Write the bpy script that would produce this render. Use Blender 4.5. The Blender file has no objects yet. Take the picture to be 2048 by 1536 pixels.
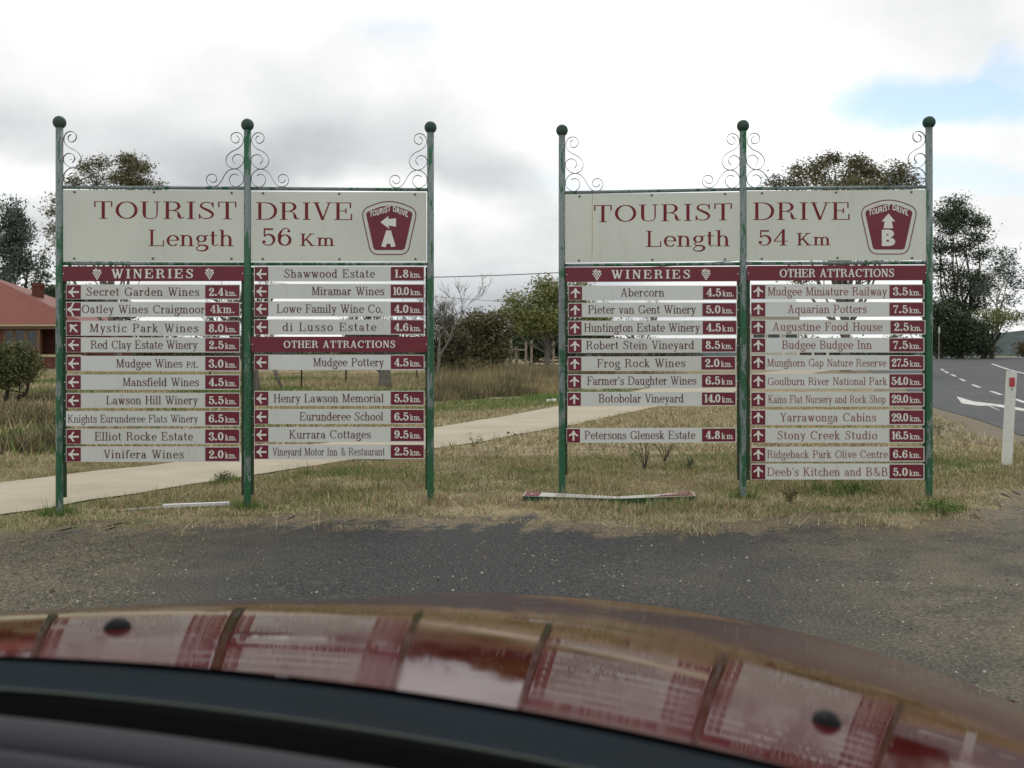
import bpy, math, random
import numpy as np

# ------------------------------------------------------------------ camera, sky, sun, exposure
SC = bpy.context.scene
COL = SC.collection
F, CX, HOR, EYE = 1991.0, 1024.0, 712.0, 1.2      # focal length, centre and horizon of the photo in pixels, eye height in metres
cam_d = bpy.data.cameras.new('camera')
cam = bpy.data.objects.new('camera', cam_d); COL.objects.link(cam)
cam.location = (0, 0, EYE); cam.rotation_euler = (math.radians(90), 0, 0)
cam_d.sensor_width = 36.0; cam_d.lens = 36.0 * F / 2048
cam_d.shift_y = (HOR - 768.0) / 2048
cam_d.clip_start = 0.02; cam_d.clip_end = 12000
cam_d.dof.use_dof = True; cam_d.dof.focus_distance = 7.9; cam_d.dof.aperture_fstop = 6.5
SC.camera = cam

def new_world():
    w = bpy.data.worlds.new('World'); SC.world = w; w.use_nodes = True
    nt = w.node_tree; nt.nodes.clear(); N = nt.nodes.new; L = nt.links.new
    def math_(op, a, b=None, clamp=False):
        n = N('ShaderNodeMath'); n.operation = op; n.use_clamp = clamp
        for k, v in enumerate((a, b)):
            if v is None: continue
            if isinstance(v, (int, float)): n.inputs[k].default_value = v
            else: L(v, n.inputs[k])
        return n.outputs[0]
    tc = N('ShaderNodeTexCoord')
    sep = N('ShaderNodeSeparateXYZ'); L(tc.outputs['Generated'], sep.inputs[0])
    den = math_('ADD', math_('MAXIMUM', sep.outputs[2], 0.0), 0.16)
    cx = math_('DIVIDE', sep.outputs[0], den); cy = math_('DIVIDE', sep.outputs[1], den)
    comb = N('ShaderNodeCombineXYZ'); L(cx, comb.inputs[0]); L(cy, comb.inputs[1]); comb.inputs[2].default_value = 3.7
    def noise(scale, detail, rough, vec):
        n = N('ShaderNodeTexNoise'); n.inputs['Scale'].default_value = scale; n.inputs['Detail'].default_value = detail
        n.inputs['Roughness'].default_value = rough; L(vec, n.inputs['Vector']); return n.outputs['Fac']
    n1 = noise(0.55, 7, 0.52, comb.outputs[0])
    n2 = noise(4.2, 8, 0.58, tc.outputs['Generated'])
    warp = N('ShaderNodeTexNoise'); warp.inputs['Scale'].default_value = 4.5; warp.inputs['Detail'].default_value = 6; L(tc.outputs['Generated'], warp.inputs['Vector'])
    wv = N('ShaderNodeVectorMath'); wv.operation = 'MULTIPLY_ADD'
    L(warp.outputs['Color'], wv.inputs[0]); wv.inputs[1].default_value = (0.20, 0.20, 0.15); L(tc.outputs['Generated'], wv.inputs[2])
    def blob(px, py, rx, ry, outer=1.25, inner=0.1):                     # 1 at a sky direction, 0 beyond its radius; edges broken up by the warp
        d = np.array([(px - CX) / F, 1, (HOR - py) / F]); d /= np.linalg.norm(d); d += np.array((0.10, 0.10, 0.075))
        s = N('ShaderNodeVectorMath'); s.operation = 'SUBTRACT'; L(wv.outputs[0], s.inputs[0]); s.inputs[1].default_value = d
        m = N('ShaderNodeVectorMath'); m.operation = 'MULTIPLY'; L(s.outputs[0], m.inputs[0]); m.inputs[1].default_value = (F / rx, F / rx, F / ry)
        l = N('ShaderNodeVectorMath'); l.operation = 'LENGTH'; L(m.outputs[0], l.inputs[0])
        r = N('ShaderNodeMapRange'); r.interpolation_type = 'SMOOTHSTEP'; L(l.outputs['Value'], r.inputs[0])
        r.inputs[1].default_value = outer; r.inputs[2].default_value = inner; r.inputs[3].default_value = 0; r.inputs[4].default_value = 1
        return r.outputs[0]
    g = math_('MULTIPLY_ADD', n1, 1.05); g.node.inputs[2].default_value = 0.45
    g = math_('ADD', g, math_('MULTIPLY_ADD', n2, 0.52)); g.node.inputs[1].links[0].from_node.inputs[2].default_value = -0.26
    for px, py, rx, ry, a in SKY_BLOBS:
        g = math_('ADD', g, math_('MULTIPLY', blob(px, py, rx, ry), a))
    g = math_('MINIMUM', math_('MAXIMUM', g, 0.34), 1.25)
    tint = N('ShaderNodeMapRange'); L(g, tint.inputs[0]); tint.inputs[1].default_value = 0.45; tint.inputs[2].default_value = 0.95
    mixc = N('ShaderNodeMix'); mixc.data_type = 'RGBA'; L(tint.outputs[0], mixc.inputs[0])
    mixc.inputs[6].default_value = (0.945, 0.975, 1.04, 1); mixc.inputs[7].default_value = (1.0, 1.0, 1.0, 1)
    cb = N('ShaderNodeBackground'); L(mixc.outputs[2], cb.inputs[0]); L(math_('MULTIPLY', g, SKY_GAIN), cb.inputs[1])
    sky = N('ShaderNodeTexSky'); sky.sky_type = 'NISHITA'; sky.sun_disc = False
    sky.sun_elevation = SUN_EL; sky.sun_rotation = SUN_AZ; sky.air_density = 1.0; sky.dust_density = 0.1; sky.ozone_density = 1.2
    sb = N('ShaderNodeBackground'); L(sky.outputs[0], sb.inputs[0]); sb.inputs[1].default_value = 0.15
    # gaps of open sky: right of the right-hand sign, and here and there elsewhere
    gap = noise(0.8, 6, 0.5, comb.outputs[0])
    gm = N('ShaderNodeMapRange'); gm.interpolation_type = 'SMOOTHSTEP'; L(gap, gm.inputs[0]); gm.inputs[1].default_value = 0.66; gm.inputs[2].default_value = 0.78
    hole = gm.outputs[0]
    for px, py, rx, ry, a in SKY_GAPS:
        hole = math_('MAXIMUM', hole, math_('MULTIPLY', blob(px, py, rx, ry, 1.3, 0.55), a), True)
    mx = N('ShaderNodeMixShader'); L(math_('MULTIPLY', hole, 0.72, True), mx.inputs[0]); L(cb.outputs[0], mx.inputs[1]); L(sb.outputs[0], mx.inputs[2])
    out = N('ShaderNodeOutputWorld'); L(mx.outputs[0], out.inputs['Surface'])

SUN_EL, SUN_AZ = math.radians(52), math.radians(8)
SKY_GAIN = 1.0
SKY_BLOBS = [(60, 285, 620, 90, -0.17), (330, 200, 700, 220, -0.12), (560, 320, 460, 100, -0.10), (800, 290, 380, 120, -0.12),
             (1000, 360, 150, 60, -0.18), (1010, 570, 420, 90, -0.34), (200, 480, 500, 110, -0.12), (90, 400, 300, 55, 0.18),
             (620, 10, 330, 90, 0.14), (760, 420, 330, 60, 0.30), (1250, 180, 520, 210, 0.30), (1560, 210, 330, 170, 0.14),
             (1950, 640, 300, 70, 0.05), (1900, 120, 320, 120, -0.10), (1700, 300, 200, 90, 0.12)]
SKY_GAPS = [(1850, 205, 150, 50, 1.0), (1950, 180, 110, 44, 1.0), (2040, 140, 80, 56, 0.8), (1975, 360, 130, 40, 0.45), (1300, 345, 240, 24, 0.22)]
new_world()
sun_d = bpy.data.lights.new('sun', 'SUN'); sun_d.energy = 0.9; sun_d.angle = math.radians(18); sun_d.color = (1.0, 0.96, 0.88)
sun = bpy.data.objects.new('sun', sun_d); COL.objects.link(sun)
sun.rotation_euler = (math.pi / 2 - SUN_EL, 0, math.pi - SUN_AZ)
SC.view_settings.view_transform = 'Standard'; SC.view_settings.look = 'None'
SC.view_settings.exposure = 0.0; SC.view_settings.gamma = 1.0; SC.view_settings.use_curve_mapping = False
SC.render.engine = 'CYCLES'
SC.cycles.max_bounces = 6; SC.cycles.diffuse_bounces = 3; SC.cycles.glossy_bounces = 3; SC.cycles.transparent_max_bounces = 8

# ------------------------------------------------------------------ helpers
RNG = np.random.default_rng(7)
random.seed(7)

def tag(o, label=None, cat=None, group=None, kind=None):
    if label: o['label'] = label
    if cat: o['category'] = cat
    if group: o['group'] = group
    if kind: o['kind'] = kind
    return o

def link(name, me, mats, parent=None, smooth=False):
    if mats is not None:
        for m in (mats if isinstance(mats, (list, tuple)) else [mats]): me.materials.append(m)
    if smooth: me.polygons.foreach_set('use_smooth', np.ones(len(me.polygons), dtype=bool))
    o = bpy.data.objects.new(name, me); COL.objects.link(o)
    if parent is not None: o.parent = parent
    return o

def mesh(name, V, Fc, mats, parent=None, smooth=False, midx=None):
    """V: n x 3; Fc: list of index lists, or an m x k array."""
    me = bpy.data.meshes.new(name)
    if isinstance(Fc, np.ndarray):
        V = np.asarray(V, dtype=np.float32); m, k = Fc.shape
        me.vertices.add(len(V)); me.vertices.foreach_set('co', V.ravel())
        me.loops.add(m * k); me.loops.foreach_set('vertex_index', Fc.astype(np.int32).ravel())
        me.polygons.add(m); me.polygons.foreach_set('loop_start', np.arange(0, m * k, k, dtype=np.int32))
        me.update(calc_edges=True)
    else:
        me.from_pydata([tuple(map(float, v)) for v in V], [], [list(map(int, f)) for f in Fc]); me.update()
    if midx is not None: me.polygons.foreach_set('material_index', np.asarray(midx, dtype=np.int32))
    return link(name, me, mats, parent, smooth)

def empty(name, loc, rz=0, **kw):
    o = bpy.data.objects.new(name, None); COL.objects.link(o); o.location = loc; o.rotation_euler = (0, 0, rz)
    o.empty_display_size = 0.2
    return tag(o, **kw)

class MB:
    """Collects shapes for one mesh."""
    def __init__(s): s.V = []; s.F = []; s.M = []
    def add(s, V, Fc, m=0):
        b = len(s.V); s.V += [tuple(map(float, v)) for v in V]; s.F += [[i + b for i in f] for f in Fc]; s.M += [m] * len(Fc); return s
    def box(s, x0, x1, y0, y1, z0, z1, m=0):
        return s.add([(x0,y0,z0),(x1,y0,z0),(x1,y1,z0),(x0,y1,z0),(x0,y0,z1),(x1,y0,z1),(x1,y1,z1),(x0,y1,z1)],
                     [(0,3,2,1),(4,5,6,7),(0,1,5,4),(1,2,6,5),(2,3,7,6),(3,0,4,7)], m)
    def prism(s, front, depth, m=0):
        """front: polygon points (3D) seen counter-clockwise from the front; depth: vector to its back face."""
        n = len(front); bk = [tuple(np.array(p) + np.array(depth)) for p in front]
        return s.add(list(front) + bk, [list(range(n)), list(range(2*n-1, n-1, -1))] + [[(i+1) % n, i, n+i, n+(i+1) % n] for i in range(n)], m)
    def tube(s, pts, rad, k=8, m=0, caps=True):
        P = np.array(pts, float); n = len(P); R = np.full(n, rad) if np.isscalar(rad) else np.array(rad, float)
        T = np.gradient(P, axis=0); T /= np.maximum(np.linalg.norm(T, axis=1, keepdims=True), 1e-9)
        up = np.array((0, 0, 1.0)) if abs(T[0][2]) < 0.9 else np.array((1.0, 0, 0))
        V = []
        for i in range(n):
            a = np.cross(T[i], up); a /= max(np.linalg.norm(a), 1e-9); b = np.cross(a, T[i]); up = b
            for j in range(k):
                t = 2 * math.pi * j / k; V.append(P[i] + R[i] * (math.cos(t) * a + math.sin(t) * b))
        Fc = [[i*k+j, i*k+(j+1) % k, (i+1)*k+(j+1) % k, (i+1)*k+j] for i in range(n-1) for j in range(k)]
        if caps: Fc += [list(range(k))[::-1], list(range((n-1)*k, n*k))]
        return s.add(V, Fc, m)
    def build(s, name, mats, parent=None, smooth=False):
        return mesh(name, s.V, s.F, mats, parent, smooth, s.M if isinstance(mats, (list, tuple)) and len(mats) > 1 else None)

def catmull(pts, n=8):
    P = [np.array(p, float) for p in pts]; P = [2*P[0]-P[1]] + P + [2*P[-1]-P[-2]]; out = []
    for i in range(1, len(P) - 2):
        p0, p1, p2, p3 = P[i-1:i+3]
        for k in range(n):
            t = k / n
            out.append(0.5 * ((2*p1) + (-p0+p2)*t + (2*p0-5*p1+4*p2-p3)*t*t + (-p0+3*p1-3*p2+p3)*t**3))
    out.append(P[-2]); return out

def mat(name, base, rough=0.8, spec=0.3, metallic=0.0, coat=0.0, coat_rough=0.03, coat_ior=1.5):
    m = bpy.data.materials.new(name); m.use_nodes = True
    b = m.node_tree.nodes['Principled BSDF']
    b.inputs['Base Color'].default_value = (*base, 1); b.inputs['Roughness'].default_value = rough
    b.inputs['Specular IOR Level'].default_value = spec; b.inputs['Metallic'].default_value = metallic
    b.inputs['Coat Weight'].default_value = coat; b.inputs['Coat Roughness'].default_value = coat_rough; b.inputs['Coat IOR'].default_value = coat_ior
    return m

class NT:
    """Small node-building helper on a material."""
    def __init__(s, m): s.m = m; s.nt = m.node_tree; s.b = s.nt.nodes['Principled BSDF']
    def n(s, t): return s.nt.nodes.new(t)
    def l(s, a, b): s.nt.links.new(a, b)
    def pos(s, obj=False):
        if obj: return s.n('ShaderNodeTexCoord').outputs['Object']
        return s.n('ShaderNodeNewGeometry').outputs['Position']
    def noise(s, scale, detail=4, rough=0.55, vec=None, stretch=None):
        v = vec if vec is not None else s.pos()
        if stretch:
            mp = s.n('ShaderNodeMapping'); mp.inputs['Scale'].default_value = stretch; s.l(v, mp.inputs[0]); v = mp.outputs[0]
        n = s.n('ShaderNodeTexNoise'); n.inputs['Scale'].default_value = scale; n.inputs['Detail'].default_value = detail
        n.inputs['Roughness'].default_value = rough; s.l(v, n.inputs['Vector']); return n.outputs['Fac']
    def ramp(s, fac, stops, interp='LINEAR'):
        r = s.n('ShaderNodeValToRGB'); r.color_ramp.interpolation = interp
        e = r.color_ramp.elements
        while len(e) < len(stops): e.new(0.5)
        for k, (p, c) in enumerate(stops):
            e[k].position = p; e[k].color = (*c, 1) if len(c) == 3 else c
        s.l(fac, r.inputs[0]); return r.outputs[0]
    def step(s, fac, a, b, lo=0.0, hi=1.0):
        r = s.n('ShaderNodeMapRange'); r.interpolation_type = 'SMOOTHSTEP'; s.l(fac, r.inputs[0])
        r.inputs[1].default_value = a; r.inputs[2].default_value = b; r.inputs[3].default_value = lo; r.inputs[4].default_value = hi
        return r.outputs[0]
    def mix(s, f, a, b):
        x = s.n('ShaderNodeMix'); x.data_type = 'RGBA'
        for k, v in ((0, f), (6, a), (7, b)):
            if isinstance(v, (int, float)): x.inputs[k].default_value = v
            elif isinstance(v, tuple): x.inputs[k].default_value = (*v, 1)
            else: s.l(v, x.inputs[k])
        return x.outputs[2]
    def math(s, op, a, b=0.0):
        x = s.n('ShaderNodeMath'); x.operation = op
        for k, v in enumerate((a, b)):
            if isinstance(v, (int, float)): x.inputs[k].default_value = v
            else: s.l(v, x.inputs[k])
        return x.outputs[0]
    def base(s, c): s.l(c, s.b.inputs['Base Color']); return s
    def rough(s, c): s.l(c, s.b.inputs['Roughness']); return s
    def bump(s, h, strength=0.3, dist=0.01):
        x = s.n('ShaderNodeBump'); x.inputs['Strength'].default_value = strength; x.inputs['Distance'].default_value = dist
        s.l(h, x.inputs['Height']); s.l(x.outputs[0], s.b.inputs['Normal']); return s
    def island(s): return s.n('ShaderNodeNewGeometry').outputs['Random Per Island']
    def xyz(s, v=None):
        x = s.n('ShaderNodeSeparateXYZ'); s.l(v if v is not None else s.pos(), x.inputs[0]); return x.outputs

# ------------------------------------------------------------------ terrain
def sstep(a, b, x):
    t = np.clip((np.asarray(x, float) - a) / (b - a), 0, 1); return t * t * (3 - 2 * t)

def gz(x, y):
    """Ground height."""
    x = np.asarray(x, float); y = np.asarray(y, float)
    near = 0.0105 * (np.clip(x, -6, 7) + 3.4) * (1 - sstep(12, 30, y)) * sstep(-2, 5, y)
    return near + 1.03 * sstep(28, 100, y)

def ray(px, py): return np.array([(px - CX) / F, 1.0, (HOR - py) / F])

def hit(px, py):
    """The point of the ground seen at a pixel of the photograph."""
    d = ray(px, py); lo, hi = 0.5, 3000.0
    f = lambda t: EYE + d[2] * t - float(gz(d[0] * t, t))
    ts = np.geomspace(1.0, 3000, 400); prev = ts[0]
    for t in ts:
        if f(t) < 0: lo, hi = prev, t; break
        prev = t
    for _ in range(40):
        m = (lo + hi) / 2
        if f(m) > 0: lo = m
        else: hi = m
    return np.array([d[0] * lo, lo, float(gz(d[0] * lo, lo))])

def at(px, depth, py=None):
    """The point at a pixel and a distance; on the ground where py is None."""
    x = (px - CX) / F * depth
    return np.array([x, depth, float(gz(x, depth)) if py is None else EYE + (HOR - py) / F * depth])

def vnoise(x, y, seed=0):
    """Smooth value noise in numpy, 0..1."""
    x = np.asarray(x, float); y = np.asarray(y, float)
    xi = np.floor(x).astype(np.int64); yi = np.floor(y).astype(np.int64); xf = x - xi; yf = y - yi
    def h(a, b):
        n = (a * 374761393 + b * 668265263 + seed * 1442695041) & 0x7fffffff
        n = ((n ^ (n >> 13)) * 1274126177) & 0x7fffffff
        return ((n ^ (n >> 16)) & 0xffff) / 65535.0
    u = xf * xf * (3 - 2 * xf); v = yf * yf * (3 - 2 * yf)
    return (h(xi, yi) * (1-u) + h(xi+1, yi) * u) * (1-v) + (h(xi, yi+1) * (1-u) + h(xi+1, yi+1) * u) * v
def fbm(x, y, seed=0): return 0.5*vnoise(x, y, seed) + 0.3*vnoise(2.1*x, 2.1*y, seed+1) + 0.2*vnoise(4.3*x, 4.3*y, seed+2)
# ------------------------------------------------------------------ ground materials
def ground_mat():
    m = mat('dry_ground', (.2, .16, .1), 0.95, 0.1); t = NT(m)
    big = t.noise(0.35, 5, 0.6); mid = t.noise(2.6, 6, 0.65); fine = t.noise(38, 4, 0.7)
    straw = t.ramp(fine, [(0.30, (.17, .135, .080)), (0.52, (.33, .27, .165)), (0.74, (.46, .39, .26))])
    dirt = t.ramp(fine, [(0.3, (.12, .092, .060)), (0.7, (.25, .20, .14))])
    green = t.ramp(fine, [(0.3, (.05, .075, .018)), (0.7, (.15, .19, .06))])
    c = t.mix(t.step(mid, 0.46, 0.60), straw, dirt)
    c = t.mix(t.math('MULTIPLY', t.step(big, 0.50, 0.66), t.step(mid, 0.62, 0.42)), c, green)
    t.base(c).bump(fine, 0.6, 0.03); return m

def gravel_mat():
    m = mat('tarred_gravel', (.06, .06, .06), 0.85, 0.25); t = NT(m)
    fine = t.noise(70, 4, 0.75); spk = t.noise(48, 2, 0.5); big = t.noise(0.55, 6, 0.62); mid = t.noise(3.2, 5, 0.6)
    tar = t.ramp(fine, [(0.36, (.013, .014, .015)), (0.50, (.043, .044, .045)), (0.66, (.120, .117, .107))])
    tan = t.ramp(fine, [(0.32, (.050, .043, .030)), (0.5, (.135, .117, .084)), (0.70, (.27, .24, .18))])
    x, y, z = t.xyz()
    # worn to bare tan gravel along the left and towards the lower right, bare bitumen between
    left = t.step(t.math('ADD', x, t.math('MULTIPLY', big, 2.2)), 0.25, -1.5)
    right = t.step(t.math('ADD', t.math('SUBTRACT', x, t.math('MULTIPLY', y, 0.22)), t.math('MULTIPLY', big, 3.6)), 0.9, 3.2)
    f = t.math('MAXIMUM', left, right)
    f = t.math('MULTIPLY', f, t.step(mid, 0.30, 0.62, 0.35, 1.0))
    f = t.math('MAXIMUM', f, t.step(t.noise(1.3, 6, 0.7, stretch=(0.5, 1.4, 1)), 0.60, 0.76, 0, 0.55))
    c = t.mix(f, tar, tan)
    c = t.mix(t.step(spk, 0.72, 0.78), c, (.34, .31, .25))
        # soil and matted straw creep in over the broken edge
    at_ = t.n('ShaderNodeAttribute'); at_.attribute_name = 'from_edge'
    e1 = t.noise(2.2, 7, 0.72); e2 = t.noise(9, 5, 0.7)
    d = t.math('ADD', at_.outputs['Fac'], t.math('MULTIPLY', t.math('SUBTRACT', t.math('ADD', t.math('MULTIPLY', e1, 0.65), t.math('MULTIPLY', e2, 0.35)), 0.5), 2.6))
    soil = t.ramp(fine, [(0.34, (.055, .045, .032)), (0.5, (.17, .135, .088)), (0.68, (.36, .30, .20))])
    c = t.mix(t.step(d, 0.46, 0.16), c, soil)
    t.base(c).bump(fine, 0.8, 0.012); return m

def asphalt_mat():
    m = mat('asphalt', (.07, .07, .072), 0.8, 0.3); t = NT(m)
    fine = t.noise(60, 3, 0.7); lane = t.noise(0.5, 5, 0.6, stretch=(1.6, 0.4, 1))
    c = t.ramp(fine, [(0.3, (.036, .039, .042)), (0.7, (.076, .079, .082))])
    c = t.mix(t.step(lane, 0.35, 0.7, 0, 0.6), c, (.085, .087, .088))
    t.base(c).bump(fine, 0.3, 0.005); return m

def path_mat():
    m = mat('worn_concrete', (.5, .45, .35), 0.9, 0.2); t = NT(m)
    n = t.noise(1.2, 6, 0.65); f = t.noise(30, 5, 0.7); st = t.noise(6, 5, 0.7)
    c = t.ramp(n, [(0.3, (.36, .315, .235)), (0.7, (.46, .41, .315))])
    c = t.mix(t.step(f, 0.62, 0.75, 0, 0.35), c, (.25, .20, .14))
    c = t.mix(t.step(st, 0.58, 0.8, 0, 0.45), c, (.20, .16, .11))
    c = t.mix(t.step(t.noise(0.5, 6, 0.7), 0.5, 0.72, 0, 0.4), c, (.30, .25, .17))
    t.base(c).bump(f, 0.3, 0.004); return m

M_GROUND, M_GRAVEL, M_ASPHALT, M_PATH = ground_mat(), gravel_mat(), asphalt_mat(), path_mat()
M_LINE = mat('road_paint', (.62, .62, .58), 0.7, 0.2)
_t = NT(M_LINE); _t.base(_t.ramp(_t.noise(7, 6, 0.7), [(0.35, (.30, .30, .29)), (0.55, (.66, .66, .62))]))

# the ground sheet, finer near the camera
ys = np.concatenate([np.arange(-12, 14, 0.5), np.geomspace(14, 9000, 90)])
xs = np.concatenate([-np.geomspace(9, 9000, 45)[::-1], np.arange(-8.5, 9, 0.5), np.geomspace(9, 9000, 45)])
X, Y = np.meshgrid(xs, ys)
nx, ny = len(xs), len(ys)
V = np.stack([X.ravel(), Y.ravel(), gz(X, Y).ravel()], 1)
i, j = np.meshgrid(np.arange(nx - 1), np.arange(ny - 1)); a = (j * nx + i).ravel()
tag(mesh('ground', V, np.stack([a, a + 1, a + 1 + nx, a + nx], 1), M_GROUND, smooth=True), kind='structure')

def ribbon(name, A, B, mats, lift, nl, nw, rag=0.0, seed=1, power=1.0):
    """A sheet between two edges (lists of ground points), following the ground, its edges a little ragged."""
    def resample(P, n):
        P = np.array(P)[:, :2]; s = np.r_[0, np.cumsum(np.linalg.norm(np.diff(P, axis=0), axis=1))]
        t = np.linspace(0, s[-1], n); return np.stack([np.interp(t, s, P[:, 0]), np.interp(t, s, P[:, 1])], 1)
    a, b = resample(A, nl), resample(B, nl); V = []; DIST = []
    for i in range(nl):
        w = b[i] - a[i]; w = w / np.linalg.norm(w)
        pa = a[i] + w * rag * (fbm(i * .35, 3.1, seed) - .5); pb = b[i] + w * rag * (fbm(i * .35, 9.7, seed) - .5)
        for k in range(nw + 1):
            q = pa + (pb - pa) * (k / nw) ** power; V.append((q[0], q[1], float(gz(*q)) + lift)); DIST.append(float(np.linalg.norm(q - pa)))
    i, j = np.meshgrid(np.arange(nw), np.arange(nl - 1)); q = (j * (nw + 1) + i).ravel()
    o = mesh(name, np.array(V), np.stack([q, q + 1, q + nw + 2, q + nw + 1], 1), mats, smooth=True)
    o.data.attributes.new('from_edge', 'FLOAT', 'POINT').data.foreach_set('value', DIST)
    return tag(o, kind='structure')

near_edge = [(-1600, 1240), (-500, 1115), (-150, 1062), (0, 1031), (90, 1020), (190, 1000), (290, 986), (390, 969), (480, 957), (620, 934), (728, 918), (871, 898), (969, 884), (1042, 869), (1131, 854), (1235, 831), (1312, 815), (1480, 781), (1636, 745), (1720, 733)]
far_edge = [(-1600, 1105), (-500, 1025), (-150, 985), (0, 967), (90, 957), (198, 942), (290, 934), (350, 926), (500, 904), (668, 886), (871, 856), (1006, 834), (1112, 814), (1283, 780), (1400, 763), (1540, 744), (1640, 733)]
ribbon('path', [hit(*p) for p in near_edge], [hit(*p) for p in far_edge], M_PATH, 0.012, 420, 4, 0.10, 5)

# bitumen road on the right, beyond a tan gravel shoulder
edge = [(6.2, -12.0), (7.35, 9)] + [tuple(hit(*p)[:2]) for p in ((2048, 875), (1958, 841), (1871, 817), (1808, 776), (1746, 747), (1716, 733), (1700, 725))]
edge += [(edge[-1][0] + 8, edge[-1][1] + 30), (edge[-1][0] + 40, edge[-1][1] + 120)]
def offset(P, d):
    P = np.array(P, float); T = np.gradient(P, axis=0); T /= np.linalg.norm(T, axis=1, keepdims=True)
    return P + np.stack([T[:, 1], -T[:, 0]], 1) * d
P3 = lambda P: [(p[0], p[1], 0) for p in P]
M_SHOULDER = mat('shoulder_gravel', (.2, .17, .13), 0.95, 0.1)
_t = NT(M_SHOULDER); _f = _t.noise(50, 4, 0.7); _t.base(_t.ramp(_f, [(0.3, (.10, .085, .06)), (0.7, (.29, .25, .185))])).bump(_f, 0.5, 0.02)
ribbon('road_shoulder', P3(offset(edge, -1.1)), P3(offset(edge, 0.3)), M_SHOULDER, 0.006, 200, 3, 0.55, 8)
ribbon('road', P3(edge), P3(offset(edge, 30)), M_ASPHALT, 0.014, 160, 12, 0.0, 9)

def marking(name, polys):
    mb = MB()
    for poly in polys: mb.add([(x, y, float(gz(x, y)) + 0.019) for x, y in poly], [list(range(len(poly)))])
    return tag(mb.build(name, M_LINE), kind='structure')
def on_road(pts): return [tuple(hit(*p)[:2]) for p in pts]
cl = np.array([hit(*p)[:2] for p in ((2100, 828), (2040, 803), (1992, 787), (1952, 773), (1925, 760.5), (1907, 751.5), (1893, 745), (1885, 740))])
polys = []
for k in range(len(cl)):
    d = cl[min(k + 1, len(cl) - 1)] - cl[max(k - 1, 0)]; d /= np.linalg.norm(d); n = np.array([d[1], -d[0]])
    c = cl[k]; polys.append([tuple(c - d*1.5 - n*.07), tuple(c - d*1.5 + n*.07), tuple(c + d*1.5 + n*.07), tuple(c + d*1.5 - n*.07)])
marking('centre_line_markings', polys)
el = [hit(*p)[:2] for p in ((1984, 728), (1992, 731), (2003, 735), (2018, 740), (2050, 748), (2120, 762))]
polys = []
for p, q in zip(el[:-1], el[1:]):
    d = np.array(q) - np.array(p); n = np.array([d[1], -d[0]]); n /= np.linalg.norm(n); polys.append([tuple(p - n*.09), tuple(p + n*.09), tuple(q + n*.09), tuple(q - n*.09)])
marking('far_edge_line_marking', polys)
marking('turn_arrow_marking', [on_road([(1913, 794), (1923, 808), (1955, 813), (1976, 813), (1946, 804)]),
                               on_road([(1946, 804), (1976, 813), (1999, 823), (1999, 822), (1978, 812), (2060, 826), (2060, 821), (2010, 812)])])

# forecourt of tarred gravel the car stands on
front = [(-1500, 1100), (-200, 1075), (0, 1068), (120, 1060), (180, 1056), (300, 1052), (420, 1056), (520, 1046), (600, 1041), (700, 1038), (860, 1036), (960, 1033), (1060, 1040), (1160, 1046), (1290, 1055), (1330, 1062), (1420, 1052), (1520, 1046), (1650, 1044), (1760, 1050), (1900, 1052), (1960, 1040), (1985, 1008), (2048, 988), (2300, 975)]
A = [hit(*p) for p in front]
A += [(8.0, A[-1][1] + .3, 0)]
B = [(-16 + 24.0 * k / 24, -9.0, 0) for k in range(25)]
ribbon('forecourt', A, B, M_GRAVEL, 0.010, 420, 30, 1.0, 11, 2.0)
FRONT = np.array([p[:2] for p in A])
def front_y(x): return np.interp(x, FRONT[:, 0], FRONT[:, 1])
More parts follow.
